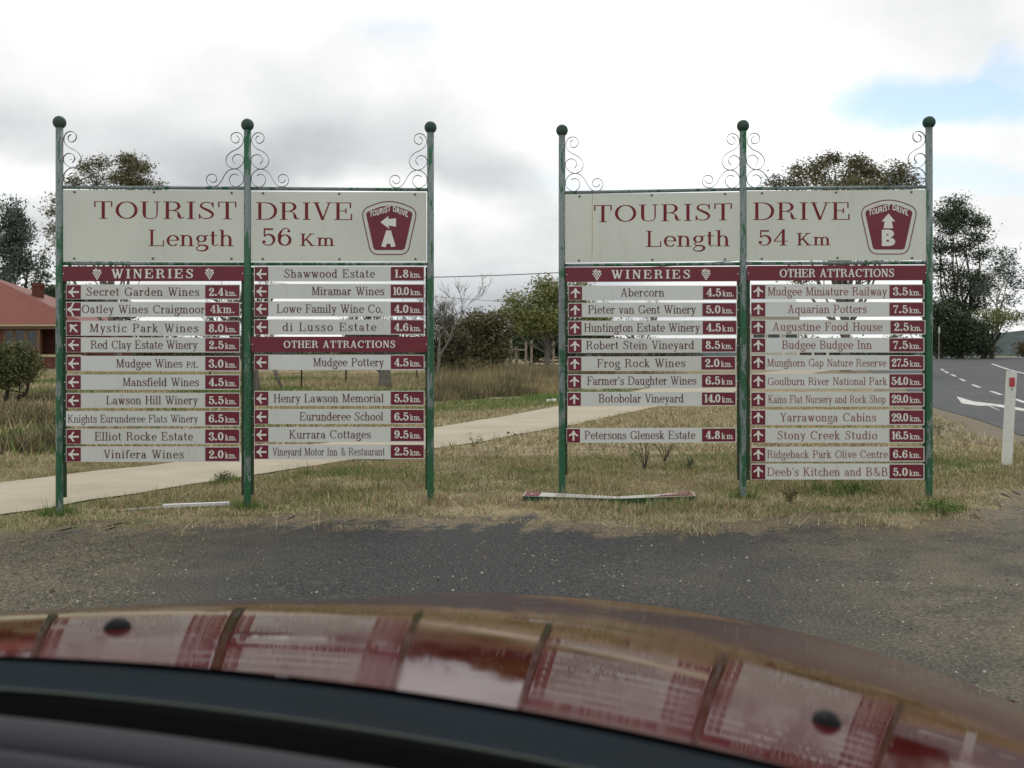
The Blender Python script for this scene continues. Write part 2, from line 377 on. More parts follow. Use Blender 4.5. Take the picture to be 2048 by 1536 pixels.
# ------------------------------------------------------------------ lettering: serif strokes drawn as flat paint
XH = 0.68
class Pen:
    def __init__(s, T, t, serif=True): s.T, s.t, s.serif, s.q = T, t, serif, []
    def strip(s, P, W):
        P = np.array(P, float); W = np.array(W, float); D = np.gradient(P, axis=0); D /= np.maximum(np.linalg.norm(D, axis=1, keepdims=True), 1e-9)
        N = np.stack([-D[:, 1], D[:, 0]], 1); s.q.append((P + N * W[:, None] / 2, P - N * W[:, None] / 2))
    def curve(s, P, sp=None):
        P = np.array(P, float); D = np.gradient(P, axis=0); L = np.maximum(np.linalg.norm(D, axis=1), 1e-9); f = np.abs(D[:, 1] / L) ** 1.5
        if sp is not None: u = np.linspace(0, 1, len(P)); f = np.maximum(0, np.exp(-((u - sp) / 0.2) ** 2))
        if not s.serif: f = np.ones(len(P))
        s.strip(P, s.t + (s.T - s.t) * f)
    def arc(s, cx, cy, rx, ry, a0, a1):
        n = max(6, int(abs(a1 - a0) / 22)); a = np.radians(np.linspace(a0, a1, n)); rx -= s.T * 0.2
        s.curve(np.stack([cx + rx * np.cos(a), cy + (ry - s.t / 2) * np.sin(a)], 1))
    def cat(s, pts, sp=None): s.curve(catmull(pts, 4), sp)
    def ln(s, x0, y0, x1, y1, w): s.strip([(x0, y0), (x1, y1)], [w if s.serif else s.T] * 2)
    def tk(s, x0, y0, x1, y1): s.ln(x0, y0, x1, y1, s.T * 0.92)
    def tn(s, x0, y0, x1, y1): s.ln(x0, y0, x1, y1, s.t * 1.3)
    def hb(s, x0, x1, y, sf=0):
        if sf and not s.serif: return
        h = s.t if s.serif else s.T
        y = min(max(y, h / 2), 1 - h / 2) if 0 <= y <= 1 else y
        s.strip([(x0, y), (x1, y)], [h * (1.0 if sf else 1.05)] * 2)
    def vt(s, x, y0, y1):
        if s.serif: s.strip([(x, y0), (x, y1)], [s.T * .42] * 2)
    def dot(s, x, y, r=None):
        r = r or s.T * .62; s.strip([(x - r, y), (x - r * .6, y), (x + r * .6, y), (x + r, y)], [r * .9, 1.8 * r, 1.8 * r, r * .9])
    def st(s, x, y0, y1, lo='b', hi='b', w=None):
        w = w or s.T; s.strip([(x, y0), (x, y1)], [w] * 2)
        for y, f in ((y0 + s.t / 2, lo), (y1 - s.t / 2, hi)):
            if f != 'n' and s.serif: s.strip([(x - (w/2 + .09 if f in 'bl' else w/2), y), (x + (w/2 + .09 if f in 'br' else w/2), y)], [s.t] * 2)
    def S(s, k=1.0, h=1.0):
        f = lambda *p: [(x * k, y * h) for x, y in p]
        s.cat(f((.58, .78), (.50, .92), (.33, .965), (.16, .88), (.14, .71), (.30, .57), (.48, .44), (.58, .27), (.49, .09), (.31, .035), (.14, .11), (.07, .25)), 0.5)
        s.vt(.585 * k, .68 * h, .98 * h); s.vt(.075 * k, .02 * h, .31 * h)
    def glyph(s, c):
        T, t, h = s.T, s.t, XH
        st, hb, arc, tk, tn, vt, dot = s.st, s.hb, s.arc, s.tk, s.tn, s.vt, s.dot
        if c == ' ': return .42
        if c == 'A': tn(.13, 0, .41, 1); tk(.67, 0, .41, 1); hb(.22, .58, .32); hb(.02, .26, 0, 1); hb(.53, .83, 0, 1); return .86
        if c == 'B': st(.17, 0, 1, 'l', 'l'); hb(.17, .42, 1); arc(.40, .76, .22, .25, -90, 90); hb(.17, .45, .515); arc(.43, .26, .26, .26, -90, 90); hb(.17, .45, 0); return .78
        if c == 'C': arc(.45, .5, .38, .5, 42, 318); vt(.74, .63, .99); return .86
        if c == 'D': st(.17, 0, 1, 'l', 'l'); hb(.17, .42, 1); arc(.42, .5, .40, .5, -90, 90); hb(.17, .42, 0); return .90
        if c == 'E': st(.17, 0, 1, 'l', 'l'); hb(.17, .66, 1); vt(.66, .68, 1); hb(.17, .48, .52); vt(.48, .38, .66); hb(.17, .70, 0); vt(.70, 0, .34); return .80
        if c == 'F': st(.17, 0, 1, 'b', 'l'); hb(.17, .66, 1); vt(.66, .68, 1); hb(.17, .46, .52); vt(.46, .38, .66); return .72
        if c == 'G': arc(.45, .5, .38, .5, 42, 335); st(.74, .02, .42, 'n', 'b'); vt(.74, .63, .99); return .92
        if c == 'H': st(.17, 0, 1); st(.68, 0, 1); hb(.17, .68, .52); return .86
        if c == 'I': st(.19, 0, 1); return .40
        if c == 'K': st(.17, 0, 1); tn(.19, .36, .62, .98); tk(.34, .55, .68, .02); hb(.50, .78, 1, 1); hb(.53, .84, 0, 1); return .86
        if c == 'L': st(.17, 0, 1, 'l', 'b'); hb(.17, .68, 0); vt(.68, 0, .36); return .76
        if c == 'M': tn(.16, 0, .16, 1); hb(.04, .29, 0, 1); tk(.18, 1, .47, .04); tn(.47, .04, .78, 1); st(.81, 0, 1, 'b', 'r'); hb(.04, .2, 1, 1); return 1.0
        if c == 'N': tn(.16, 0, .16, 1); hb(.04, .29, 0, 1); hb(.04, .2, 1, 1); tk(.18, 1, .68, .04); tn(.69, 0, .69, 1); hb(.56, .82, 1, 1); return .86
        if c == 'O': arc(.46, .5, .39, .5, 0, 360); return .92
        if c == 'P': st(.17, 0, 1, 'b', 'l'); hb(.17, .42, 1); arc(.40, .73, .25, .27, -90, 90); hb(.17, .42, .46); return .74
        if c == 'R': st(.17, 0, 1, 'b', 'l'); hb(.17, .42, 1); arc(.40, .745, .24, .255, -90, 90); hb(.17, .42, .49); s.cat([(.42, .49), (.56, .40), (.61, .22), (.66, .06), (.80, .10)], .55); return .84
        if c == 'S': s.S(); return .70
        if c == 'T': st(.39, 0, 1, 'b', 'n'); hb(.05, .73, 1); vt(.07, .68, 1); vt(.71, .68, 1); return .78
        if c == 'U': st(.17, .28, 1, 'n', 'b'); s.cat([(.17, .30), (.20, .12), (.30, .04), (.42, .025), (.56, .06), (.64, .16), (.66, .32)], .0); tn(.66, .3, .66, 1); hb(.54, .78, 1, 1); return .84
        if c == 'V': tk(.12, 1, .39, 0); tn(.39, 0, .65, 1); hb(0, .27, 1, 1); hb(.53, .79, 1, 1); return .78
        if c == 'W': tk(.12, 1, .36, 0); tn(.36, 0, .56, .88); tk(.50, 1, .73, 0); tn(.73, 0, .96, 1); hb(0, .27, 1, 1); hb(.40, .62, 1, 1); hb(.84, 1.08, 1, 1); return 1.1
        if c == 'Y': tk(.12, 1, .38, .45); tn(.38, .45, .64, 1); st(.38, 0, .47, 'b', 'n'); hb(0, .27, 1, 1); hb(.52, .77, 1, 1); return .76
        if c == 'a': st(.43, .06, .46, 'n', 'n'); hb(.42, .57, 0); arc(.26, .45, .18, .23, 8, 160); dot(.12, .5, T*.5); arc(.25, .19, .19, .19, 25, 335); return .60
        if c == 'b': st(.14, 0, 1, 'n', 'l'); arc(.34, .34, .23, .34, -145, 145); return .64
        if c == 'c': arc(.33, .34, .25, .34, 45, 325); dot(.49, .52, T*.5); return .56
        if c == 'd': st(.47, 0, 1, 'r', 'l'); arc(.28, .34, .23, .34, 35, 325); return .66
        if c == 'e': arc(.32, .34, .25, .34, 0, 318); hb(.10, .55, .36); return .60
        if c == 'f': st(.17, 0, .78, 'b', 'n'); arc(.34, .77, .19, .23, 55, 180); hb(.03, .37, h - t/2); dot(.42, .90, T*.5); return .40
        if c == 'g': arc(.27, .46, .20, .22, 0, 360); s.cat([(.16, .27), (.10, .17), (.18, .08), (.36, .06), (.50, .0), (.52, -.14), (.40, -.26), (.24, -.28), (.08, -.22), (.06, -.10), (.16, .0), (.20, .05)], .42); tn(.40, .58, .56, .67); return .58
        if c == 'h': st(.14, 0, 1, 'b', 'l'); arc(.31, .44, .20, .24, 5, 165); st(.49, 0, .46, 'b', 'n'); return .66
        if c == 'i': st(.15, 0, h, 'b', 'l'); dot(.15, .90, T*.6); return .33
        if c == 'k': st(.14, 0, 1, 'b', 'l'); tn(.16, .26, .43, .65); tk(.25, .40, .48, .03); hb(.32, .56, h - t/2, 1); hb(.36, .62, 0, 1); return .64
        if c == 'l': st(.15, 0, 1, 'b', 'l'); return .33
        if c == 'm': st(.14, 0, h, 'b', 'l'); arc(.31, .44, .19, .24, 5, 165); st(.47, 0, .46, 'b', 'n'); arc(.63, .44, .19, .24, 5, 165); st(.80, 0, .46, 'b', 'n'); return .98
        if c == 'n': st(.14, 0, h, 'b', 'l'); arc(.31, .44, .20, .24, 5, 165); st(.49, 0, .46, 'b', 'n'); return .66
        if c == 'o': arc(.32, .34, .25, .34, 0, 360); return .64
        if c == 'p': st(.14, -.28, h, 'b', 'l'); arc(.34, .34, .23, .34, -145, 145); return .64
        if c == 'q': st(.47, -.28, h, 'b', 'n'); arc(.28, .34, .23, .34, 35, 325); return .64
        if c == 'r': st(.14, 0, h, 'b', 'l'); arc(.32, .42, .18, .25, 75, 165); dot(.40, .57, T*.55); return .48
        if c == 's': s.S(.80, XH); return .54
        if c == 't': st(.17, .12, .90, 'n', 'n'); hb(.03, .36, h - t/2); s.cat([(.17, .16), (.20, .05), (.29, .03), (.38, .12)], 0.0); return .42
        if c == 'u': st(.14, .2, h, 'n', 'l'); arc(.30, .22, .19, .22, 185, 355); st(.48, 0, h, 'r', 'l'); return .67
        if c == 'v': tk(.13, h, .32, 0); tn(.32, 0, .49, h); hb(.02, .26, h - t/2, 1); hb(.39, .60, h - t/2, 1); return .60
        if c == 'w': tk(.13, h, .30, 0); tn(.30, 0, .44, h); tk(.41, h, .58, 0); tn(.58, 0, .74, h); hb(.02, .26, h - t/2, 1); hb(.64, .86, h - t/2, 1); hb(.33, .50, h - t/2, 1); return .86
        if c == 'y': tk(.13, h, .33, 0); tn(.50, h, .24, -.22); hb(.02, .26, h - t/2, 1); hb(.39, .61, h - t/2, 1); dot(.17, -.23, T*.55); return .60
        if c == '&': s.cat([(.80, .46), (.70, .20), (.50, .04), (.28, .03), (.13, .15), (.14, .34), (.36, .54), (.50, .72), (.48, .92), (.36, .97), (.25, .88), (.27, .70), (.44, .38), (.64, .10), (.82, .02)], .82); hb(.68, .90, .48, 1); return .92
        if c == "'": s.strip([(.12, .98), (.12, .84), (.08, .72)], [T, T * .9, t]); return .24
        if c == '.': dot(.10, T*.55, T*.62); return .24
        if c == '/': tn(.04, -.05, .34, 1.0); return .38
        if c == '0': arc(.31, .5, .26, .5, 0, 360); return .64
        if c == '1': st(.26, 0, 1, 'b', 'n'); tn(.08, .84, .26, .97); return .46
        if c == '2': s.cat([(.11, .72), (.17, .92), (.33, .965), (.49, .84), (.47, .62), (.30, .40), (.12, .16), (.10, .08)], .55); s.ln(.07, .085, .55, .085, T*.85); vt(.55, .02, .28); dot(.14, .72, T*.6); return .62
        if c == '3': s.cat([(.12, .78), (.18, .93), (.31, .965), (.46, .85), (.44, .64), (.28, .54)], .55); s.cat([(.28, .53), (.47, .44), (.53, .26), (.44, .07), (.27, .03), (.12, .11), (.08, .24)], .32); dot(.13, .76, T*.6); dot(.11, .24, T*.6); return .62
        if c == '4': st(.43, 0, 1, 'b', 'n'); tn(.42, .97, .05, .29); hb(.03, .62, .27); return .65
        if c == '5': tn(.14, .50, .14, .96); s.ln(.13, .91, .50, .91, T*.75); s.cat([(.14, .50), (.28, .62), (.46, .55), (.54, .32), (.45, .09), (.27, .03), (.12, .10), (.09, .22)], .36); dot(.12, .22, T*.6); return .62
        if c == '6': arc(.32, .31, .25, .31, 0, 360); s.cat([(.51, .82), (.42, .95), (.28, .93), (.14, .72), (.09, .48), (.10, .30)], .72); dot(.49, .80, T*.5); return .64
        if c == '7': s.ln(.07, .90, .55, .90, T*.8); vt(.08, .70, .97); s.cat([(.54, .88), (.38, .55), (.28, .28), (.26, .0)], .9); return .60
        if c == '8': arc(.31, .76, .20, .24, 0, 360); arc(.31, .27, .25, .27, 0, 360); return .62
        if c == '9': arc(.31, .69, .25, .31, 0, 360); s.cat([(.12, .18), (.20, .05), (.34, .07), (.48, .28), (.54, .52), (.53, .70)], .72); dot(.14, .20, T*.5); return .64
        return .4

def layout(text, T, t, serif=True, sizes=None):
    """Glyph quads in cap-height units: a list of (upper edge points, lower edge points), and the width."""
    x = 0.0; out = []; adv = []
    for i, c in enumerate(text):
        k = sizes[i] if sizes else 1.0
        p = Pen(T / (k ** .5), t / (k ** .5), serif); w = p.glyph(c)
        out.append((x, k, p.q)); x += w * k
    return out, x

def set_text(text, px0, px1, base0, base1, cap, T=.13, t=.055, serif=True, sizes=None, arch=0.0, wide=0.45):
    """Quads of the text in picture pixels, fitted from px0 to px1 on a baseline from base0 to base1; cap = capital height in pixels."""
    out, w = layout(text, T, t, serif, sizes)
    nat = w * cap; r = (px1 - px0) / nat; n = max(1, len(text) - 1)
    sx = r if r < 1 else r ** wide
    gap = ((px1 - px0) - nat * sx) / n
    res = []
    for i, (x, k, qs) in enumerate(out):
        word = text[:i].count(' ')
        for up, dn in qs:
            r2 = []
            for P in (up, dn):
                qx = px0 + (x + P[:, 0] * k) * cap * sx + gap * i
                f = (qx - px0) / (px1 - px0); by = base0 + (base1 - base0) * f
                if arch: by = by + arch * (2 * f - 1) ** 2
                r2.append(np.stack([qx, by - P[:, 1] * k * cap], 1))
            res.append(r2 + [word])
    return res

# ------------------------------------------------------------------ sign materials
def board_mat():
    m = mat('cream_board', (.62, .62, .54), 0.45, 0.4); t = NT(m)
    n = t.noise(1.7, 5, 0.6); s = t.noise(55, 3, 0.6); d = t.noise(3.0, 6, 0.75, stretch=(2.2, 2.2, 0.35))
    c = t.ramp(n, [(0.3, (.555, .575, .505)), (0.7, (.635, .655, .58))])
    c = t.mix(t.step(d, 0.56, 0.78, 0, 0.35), c, (.47, .47, .40))
    c = t.mix(t.step(s, 0.71, 0.78, 0, 0.30), c, (.25, .25, .21))
    st = t.noise(1.0, 5, 0.7, stretch=(9, 9, 0.7))
    c = t.mix(t.step(st, 0.58, 0.80, 0, 0.35), c, (.40, .39, .31))
    t.base(c); return m
def slat_mat():
    m = mat('slat_white', (.60, .62, .60), 0.4, 0.4); t = NT(m)
    n = t.noise(2.3, 5, 0.6); d = t.noise(9.0, 6, 0.75)
    c = t.ramp(n, [(0.3, (.585, .60, .575)), (0.7, (.66, .68, .655))])
    oi = t.n('ShaderNodeObjectInfo').outputs['Random']
    c = t.mix(t.step(oi, 0, 1, 0, 0.30), c, (.50, .51, .45))
    st = t.noise(1.0, 5, 0.7, stretch=(14, 14, 1.2))
    c = t.mix(t.step(st, 0.56, 0.80, 0, 0.45), c, (.33, .33, .27))
    c = t.mix(t.step(d, 0.58, 0.8, 0, 0.35), c, (.36, .37, .32))
    t.base(c); return m
def maroon_mat():
    m = mat('maroon_sheet', (.22, .02, .035), 0.4, 0.4); t = NT(m)
    n = t.noise(4, 5, 0.6); s = t.noise(60, 2, 0.6)
    c = t.ramp(n, [(0.3, (.125, .010, .021)), (0.7, (.165, .015, .029))])
    c = t.mix(t.step(s, 0.72, 0.8, 0, 0.3), c, (.35, .15, .16)); t.base(c); return m
def green_paint_mat():
    m = mat('flaking_green_paint', (.02, .13, .06), 0.45, 0.4); t = NT(m)
    p = t.pos(True)
    n = t.noise(3.6, 6, 0.70, p, (4.0, 4.0, 1.0)); n2 = t.noise(45, 4, 0.7, p); big = t.noise(1.1, 3, 0.5)
    zz = t.xyz()[2]
    f = t.step(t.math('ADD', t.math('ADD', n, t.math('MULTIPLY', big, 0.35)), t.math('MULTIPLY', t.step(zz, 1.7, 2.3), 0.09)), 0.69, 0.73)
    g = t.ramp(n2, [(0.3, (.010, .070, .030)), (0.7, (.025, .135, .058))])
    gr = t.ramp(n2, [(0.3, (.12, .15, .15)), (0.7, (.22, .255, .25))])
    c = t.mix(f, g, gr)
    c = t.mix(t.step(t.noise(22, 5, 0.7, p), 0.66, 0.70, 0, 0.8), c, (.05, .045, .035))
    t.base(c).bump(n2, 0.2, 0.002); return m
M_BOARD, M_SLAT, M_MAROON, M_GREEN = board_mat(), slat_mat(), maroon_mat(), green_paint_mat()
M_RED = mat('faded_red_lettering', (.17, .020, .030), 0.6, 0.2)
M_TEXT = mat('faded_maroon_lettering', (.105, .036, .040), 0.6, 0.2)
M_TEXT2 = mat('sun_faded_lettering', (.24, .085, .085), 0.6, 0.2)
M_WHITE = mat('white_lettering', (.70, .70, .64), 0.5, 0.3)
M_IRON = mat('weathered_iron', (.11, .12, .115), 0.6, 0.4)
M_BOLT = mat('dull_bolt', (.10, .10, .095), 0.5, 0.5, 0.6)
M_ZINC = mat('zinc_bolt', (.55, .56, .56), 0.35, 0.5, 0.8)
M_FINIAL = mat('weathered_green_finial', (.03, .08, .055), .6, .3); _t = NT(M_FINIAL); _n = _t.noise(9, 5, .7); _t.base(_t.ramp(_n, [(.35, (.014, .052, .032)), (.7, (.055, .085, .070))]))
M_BARK_BAR = mat('dark_green_bar', (.012, .06, .028), 0.6, 0.3)
_t = NT(M_BARK_BAR); _n = _t.noise(14, 5, 0.7); _t.base(_t.ramp(_n, [(0.42, (.012, .062, .028)), (0.62, (.075, .050, .030))]))

# ------------------------------------------------------------------ a sign: three posts, rails, scrolls, two title boards, slats
class Sign:
    def __init__(s, posts, label):
        """posts: [(px, base row, ball-centre row, depth)] from left to right."""
        a = posts[0]; b = posts[-1]
        A = np.array([(a[0]-CX)/F*a[3], a[3]]); B = np.array([(b[0]-CX)/F*b[3], b[3]])
        d = (B - A) / np.linalg.norm(B - A)
        s.A, s.d, s.n = A, d, np.array([-d[1], d[0]])          # n points away from the camera
        s.z0 = float(gz(*A)); s.posts = posts
        s.root = empty('tourist_drive_sign', (A[0], A[1], s.z0), math.atan2(d[1], d[0]), label=label, cat='sign', group='tourist drive direction signs')
        s.pu = []
        for k, (px, yb, yt, dep) in enumerate(posts):
            u, z = s.L(px, yb)[0], s.L(px, yb)[2]; s.pu.append(u); top = s.L(px, yt)[2]
            foot = -0.15
            foot = min(foot, z - 0.12)
            mb = MB(); mb.tube([(u, 0, foot), (u, 0, z), (u, 0, (z + top) / 2), (u, 0, top)], 0.0275, 16)
            p = mb.build('post', M_GREEN, s.root, True)
            s.finial(p, u, top)
    def L(s, px, py, w=0.0):
        d = ray(px, py); o = s.A + s.n * w
        t = np.dot(o, s.n) / np.dot(d[:2], s.n); P = d * t
        return np.array([np.dot(P[:2] - s.A, s.d), w, EYE + P[2] - s.z0])
    def finial(s, p, u, z, r=0.049):
        V, Fc = [], []; n, m = 20, 12
        for i in range(1, m):
            for j in range(n):
                a, b = math.pi * i / m, 2 * math.pi * j / n; V.append((u + r*math.sin(a)*math.cos(b), r*math.sin(a)*math.sin(b), z + r*math.cos(a)))
        V += [(u, 0, z + r), (u, 0, z - r)]; T_, B_ = len(V) - 2, len(V) - 1
        for i in range(m - 2):
            for j in range(n): Fc.append((i*n+j, (i+1)*n+j, (i+1)*n+(j+1) % n, i*n+(j+1) % n))
        for j in range(n): Fc += [(T_, j, (j+1) % n), (B_, (m-2)*n+(j+1) % n, (m-2)*n+j)]
        mesh('ball_finial', V, Fc, M_FINIAL, p, True)
    def rail(s, x0, y0, x1, y1):
        a, b = s.L(x0, y0), s.L(x1, y1); MB().tube([a, (a + b) / 2, b], 0.0135, 12).build('rail', M_GREEN, s.root, True)
    def side_bar(s, x, y0, y1, width=6.5):
        a, b = s.L(x, y0), s.L(x, y1); w = width / F * 7.8 / 2
        mb = MB().box(a[0]-w, a[0]+w, 0.004, 0.010, b[2], a[2]); mb.box(a[0]-w if x > 0 else a[0], a[0]-w+0.004, 0.0101, 0.030, b[2], a[2])
        mb.build('slat_bracket', M_BARK_BAR, s.root)
    def scroll(s, x, y, side):
        """Wrought scroll pair in the corner of a post and the top rail; x = post edge, y = top of the rail, side = +1 to the right."""
        up = [(180,245),(152,268),(158,308),(192,318),(226,290),(225,242),(185,217),(140,228),(113,270),(118,325),(160,370),(220,400),(262,440),(276,490),(255,540),(210,565),(160,557),(118,520),(106,475),(125,440),(165,427),(202,445),(215,480),(192,518)]
        lo = [(160,630),(190,616),(225,628),(244,665),(235,705),(200,736),(160,733),(118,700),(107,650),(125,605),(165,573),(210,568),(255,585),(290,625),(320,680),(355,722),(395,736),(440,724),(466,680),(452,635),(415,616),(378,630),(365,662),(380,690),(412,696),(438,668)]
        for pts in (up, lo):
            P = [s.L(x + side * (a - 104) / 4.8, y - (738 - b) / 4.8) for a, b in catmull(pts, 5)]
            P = np.array(P); D = np.gradient(P, axis=0); D /= np.linalg.norm(D, axis=1, keepdims=True); N = np.stack([-D[:, 2], 0*D[:, 0], D[:, 0]], 1) * 0.0018
            W = np.array([0, 0.008, 0]); n = len(P)
            V = np.concatenate([P + N - W, P + N + W, P - N + W, P - N - W]); Fc = []
            for i in range(n - 1):
                for k in range(4): a, b = k * n, ((k + 1) % 4) * n; Fc.append([a+i, a+i+1, b+i+1, b+i])
            Fc += [[0, n, 2*n, 3*n], [n-1, 4*n-1, 3*n-1, 2*n-1]]
            mesh('scroll', V, Fc, M_IRON, s.root)
    def board(s, name, q, m, w0=-0.012, w1=-0.003, parent=None, bend=None):
        """q: four corners in pixels, top-left, top-right, bottom-right, bottom-left."""
        n = 8; fr = []
        (ax, ay), (bx, by), (cx, cy), (dx, dy) = q
        for k in range(n + 1):
            f = k / n; off = 0.0 if bend is None else bend * math.sin(math.pi * f)
            fr.append((s.L(ax + (bx-ax)*f, ay + (by-ay)*f, w0), s.L(dx + (cx-dx)*f, dy + (cy-dy)*f, w0), off))
        V = []
        for (t_, b_, off) in fr:
            for P, w in ((t_, w0), (b_, w0), (b_, w1), (t_, w1)): V.append((P[0], w + off, P[2]))
        Fc = [[0, 3, 2, 1], [4*n, 4*n+1, 4*n+2, 4*n+3]]
        for k in range(n):
            for e in range(4): a, b = 4*k+e, 4*k+(e+1) % 4; Fc.append([a, b, b+4, a+4])
        return mesh(name, V, Fc, m, parent or s.root)
    def panel(s, name, q, m, parent, w):
        """A thin glued-on sheet; q any outline in pixels, counter-clockwise or not."""
        fr = [s.L(x, y, w) for x, y in q]
        area = sum(fr[i][0]*fr[(i+1) % len(fr)][2] - fr[(i+1) % len(fr)][0]*fr[i][2] for i in range(len(fr)))
        if area < 0: fr = fr[::-1]
        return MB().prism(fr, (0, 0.0008, 0)).build(name, m, parent)
    def paint(s, name, strips, m, parent, w):
        """Flat lettering from pixel strips, each a hair in front of the last so that none share a plane."""
        words = sorted({s_[2] for s_ in strips if len(s_) > 2})
        if len(words) > 1:                        # each word an object of its own
            for wd in words: s.paint(name, [s_[:2] for s_ in strips if s_[2] == wd], m, parent, w)
            return
        V, Fc = [], []
        for k, (up, dn) in enumerate([s_[:2] for s_ in strips]):
            ww = w - 0.00002 * (k % 40); b = len(V); n = len(up)
            for P in (up, dn):
                for x, y in P: V.append(s.L(x, y, ww))
            Fc += [[b+i, b+n+i, b+n+i+1, b+i+1] for i in range(n - 1)]
        return mesh(name, V, Fc, m, parent)
    def bolt(s, x, y, parent, w, r=0.009, m=None):
        c = s.L(x, y, w); n = 8
        fr = [(c[0] + r*math.cos(2*math.pi*k/n), w - 0.004, c[2] + r*math.sin(2*math.pi*k/n)) for k in range(n)]
        MB().prism(fr, (0, 0.004, 0)).build('bolt', m or M_BOLT, parent)

def arrow_strips(kind, x0, x1, y0, y1, big=False):
    cx, cy = (x0 + x1) / 2, (y0 + y1) / 2; a = (x1 - x0) * (0.44 if big else .36); b = (y1 - y0) * (.46 if big else .31); w = 3.6
    R = {'left': lambda x, y: (x, y), 'up': lambda x, y: (-y, x), 'upleft': lambda x, y: ((x - y) * .707, (x + y) * .707)}[kind]
    f = lambda pts, W: (lambda P: (P + np.stack([-np.gradient(P, axis=0)[:, 1], np.gradient(P, axis=0)[:, 0]], 1) / np.linalg.norm(np.gradient(P, axis=0), axis=1)[:, None] * np.array(W)[:, None] / 2,
                                   P - np.stack([-np.gradient(P, axis=0)[:, 1], np.gradient(P, axis=0)[:, 0]], 1) / np.linalg.norm(np.gradient(P, axis=0), axis=1)[:, None] * np.array(W)[:, None] / 2))(np.array([(cx + R(*p)[0], cy + R(*p)[1]) for p in pts], float))
    if kind == 'up': a, b = (y1 - y0) * .36, (x1 - x0) * .30
    return [f([(-a * .7, 0), (a, 0)], [w * .9, w * 1.1]),
            f([(-a, 0), (-a * .35, -b * .35), (-a * .08, -b), (a * .12, -b * 1.05)], [w * .8, w, w * .9, w * .5]),
            f([(-a, 0), (-a * .35, b * .35), (-a * .08, b), (a * .12, b * 1.05)], [w * .8, w, w * .9, w * .5])]

TILTS = random.Random(4)
def add_slat(S, x0, x1, y0, y1, text, tx0, tx1, dist, arrow, ax1, dx0, dx1, ink, dot=True, dyl=0.0, bend=None, small=None):
    """One destination slat: board, arrow panel and arrow, name, distance panel and figures. dyl = how many pixels lower its left end sits."""
    dyl += TILTS.uniform(-.55, .55)
    b = S.board('slat', [(x0, y0 + dyl), (x1, y0), (x1, y1), (x0, y1 + dyl)], M_SLAT)
    yy = lambda x, y: y + dyl * (x1 - x) / (x1 - x0)
    F0 = -0.0135
    quad = lambda xa, xb, ya, yb: [(xa, yy(xa, ya)), (xb, yy(xb, ya)), (xb, yy(xb, yb)), (xa, yy(xa, yb))]
    h = y1 - y0
    if arrow:
        S.panel('arrow_panel', quad(x0 + 1.0, ax1, y0 + 1.6, y1 - .8), M_MAROON, b, F0)
        S.paint('arrow', arrow_strips(arrow, x0 + 1, ax1, yy(x0, y0) + 1.6, yy(x0, y1) - .8, text.startswith('Oatley')), M_WHITE, b, F0 - .0006)
    S.panel('distance_panel', quad(dx0, dx1, y0 + 1.5, y1 - 2.0), M_MAROON, b, F0)
    long_ = len(text) > 24
    cap = (15.5 if long_ else 16.8); base = y1 - 7.2
    sizes = None
    if small: sizes = [1.0] * (len(text) - len(small)) + [.72] * len(small)
    S.paint('lettering', set_text(text, tx0, tx1, yy(tx0, base), yy(tx1, base), cap, .118 if cap > 16 else .108, .060, sizes=sizes), ink, b, F0)
    dw = dx1 - dx0; n = len(dist)
    if dist == '4':
        S.paint('distance_lettering', set_text('4km.', dx0 + 10, dx1 - 9, base - .5, base - .5, 16.5, .15, .075), M_WHITE, b, F0 - .0009)
    else:
        xs0 = dx0 + (7 if n == 3 else 4); xs1 = dx1 - (5 if n == 3 else 4); sp = xs0 + (xs1 - xs0) * (.53 if n == 3 else .56)
        S.paint('distance_lettering', set_text(dist, xs0, sp, yy(xs0, base), yy(sp, base), 16.2, .20, .085), M_WHITE, b, F0 - .0009)
        S.paint('distance_unit_lettering', set_text('km.' if dot else 'km', sp + 3, xs1, yy(sp, base), yy(xs1, base), 12.0, .145, .085), M_WHITE, b, F0 - .0009)
    for bx in (x0 - 2.2, x1 + 2.2): S.bolt(bx, yy(bx, (y0 + y1) / 2), b, 0.0039, 0.0045, M_ZINC)
    return b

def heading(S, x0, x1, yl, yr, h, text, tx0, tx1, grapes=None, cap=17.5):
    b = S.board('heading_slat', [(x0, yl), (x1, yr), (x1, yr + h), (x0, yl + h)], M_MAROON)
    yy = lambda x, y: y + (yl - yr) * (x1 - x) / (x1 - x0)
    base = yr + h / 2 + cap / 2
    S.paint('lettering', set_text(text, tx0, tx1, yy(tx0, base), yy(tx1, base), cap, .19, .085), M_WHITE, b, -0.0135)
    for g in grapes or ():
        st = []
        cy = yy(g, yr + h / 2)
        for r, (row, n) in enumerate(((-5.0, 3), (-1.2, 4), (2.6, 3), (6.4, 2), (10.0, 1))):
            for k in range(n):
                x, y, q = g + (k - (n - 1) / 2) * 4.7, cy + row, 1.75
                st.append((np.array([(x-q, y-.5*q), (x-.5*q, y-q), (x+.5*q, y-q), (x+q, y-.5*q)]), np.array([(x-q, y+.5*q), (x-.5*q, y+q), (x+.5*q, y+q), (x+q, y+.5*q)])))
        st.append((np.array([(g-3, cy-11.4), (g, cy-9.6), (g+1, cy-5)]), np.array([(g-3.4, cy-9.6), (g-1.6, cy-8.0), (g-1, cy-5)])))
        st.append((np.array([(g-9, cy-7), (g-3, cy-9.5)]), np.array([(g-6, cy-4.0), (g-2, cy-6.5)])))
        st.append((np.array([(g+9, cy-6), (g+3, cy-9.5)]), np.array([(g+6, cy-3.0), (g+2, cy-6.5)])))
        S.paint('grape_emblem', st, M_WHITE, b, -0.0135)
    for bx in (x0 + 3, x1 - 3): S.bolt(bx, yy(bx, yr + h / 2), b, -0.012, 0.0045, M_ZINC)
    return b

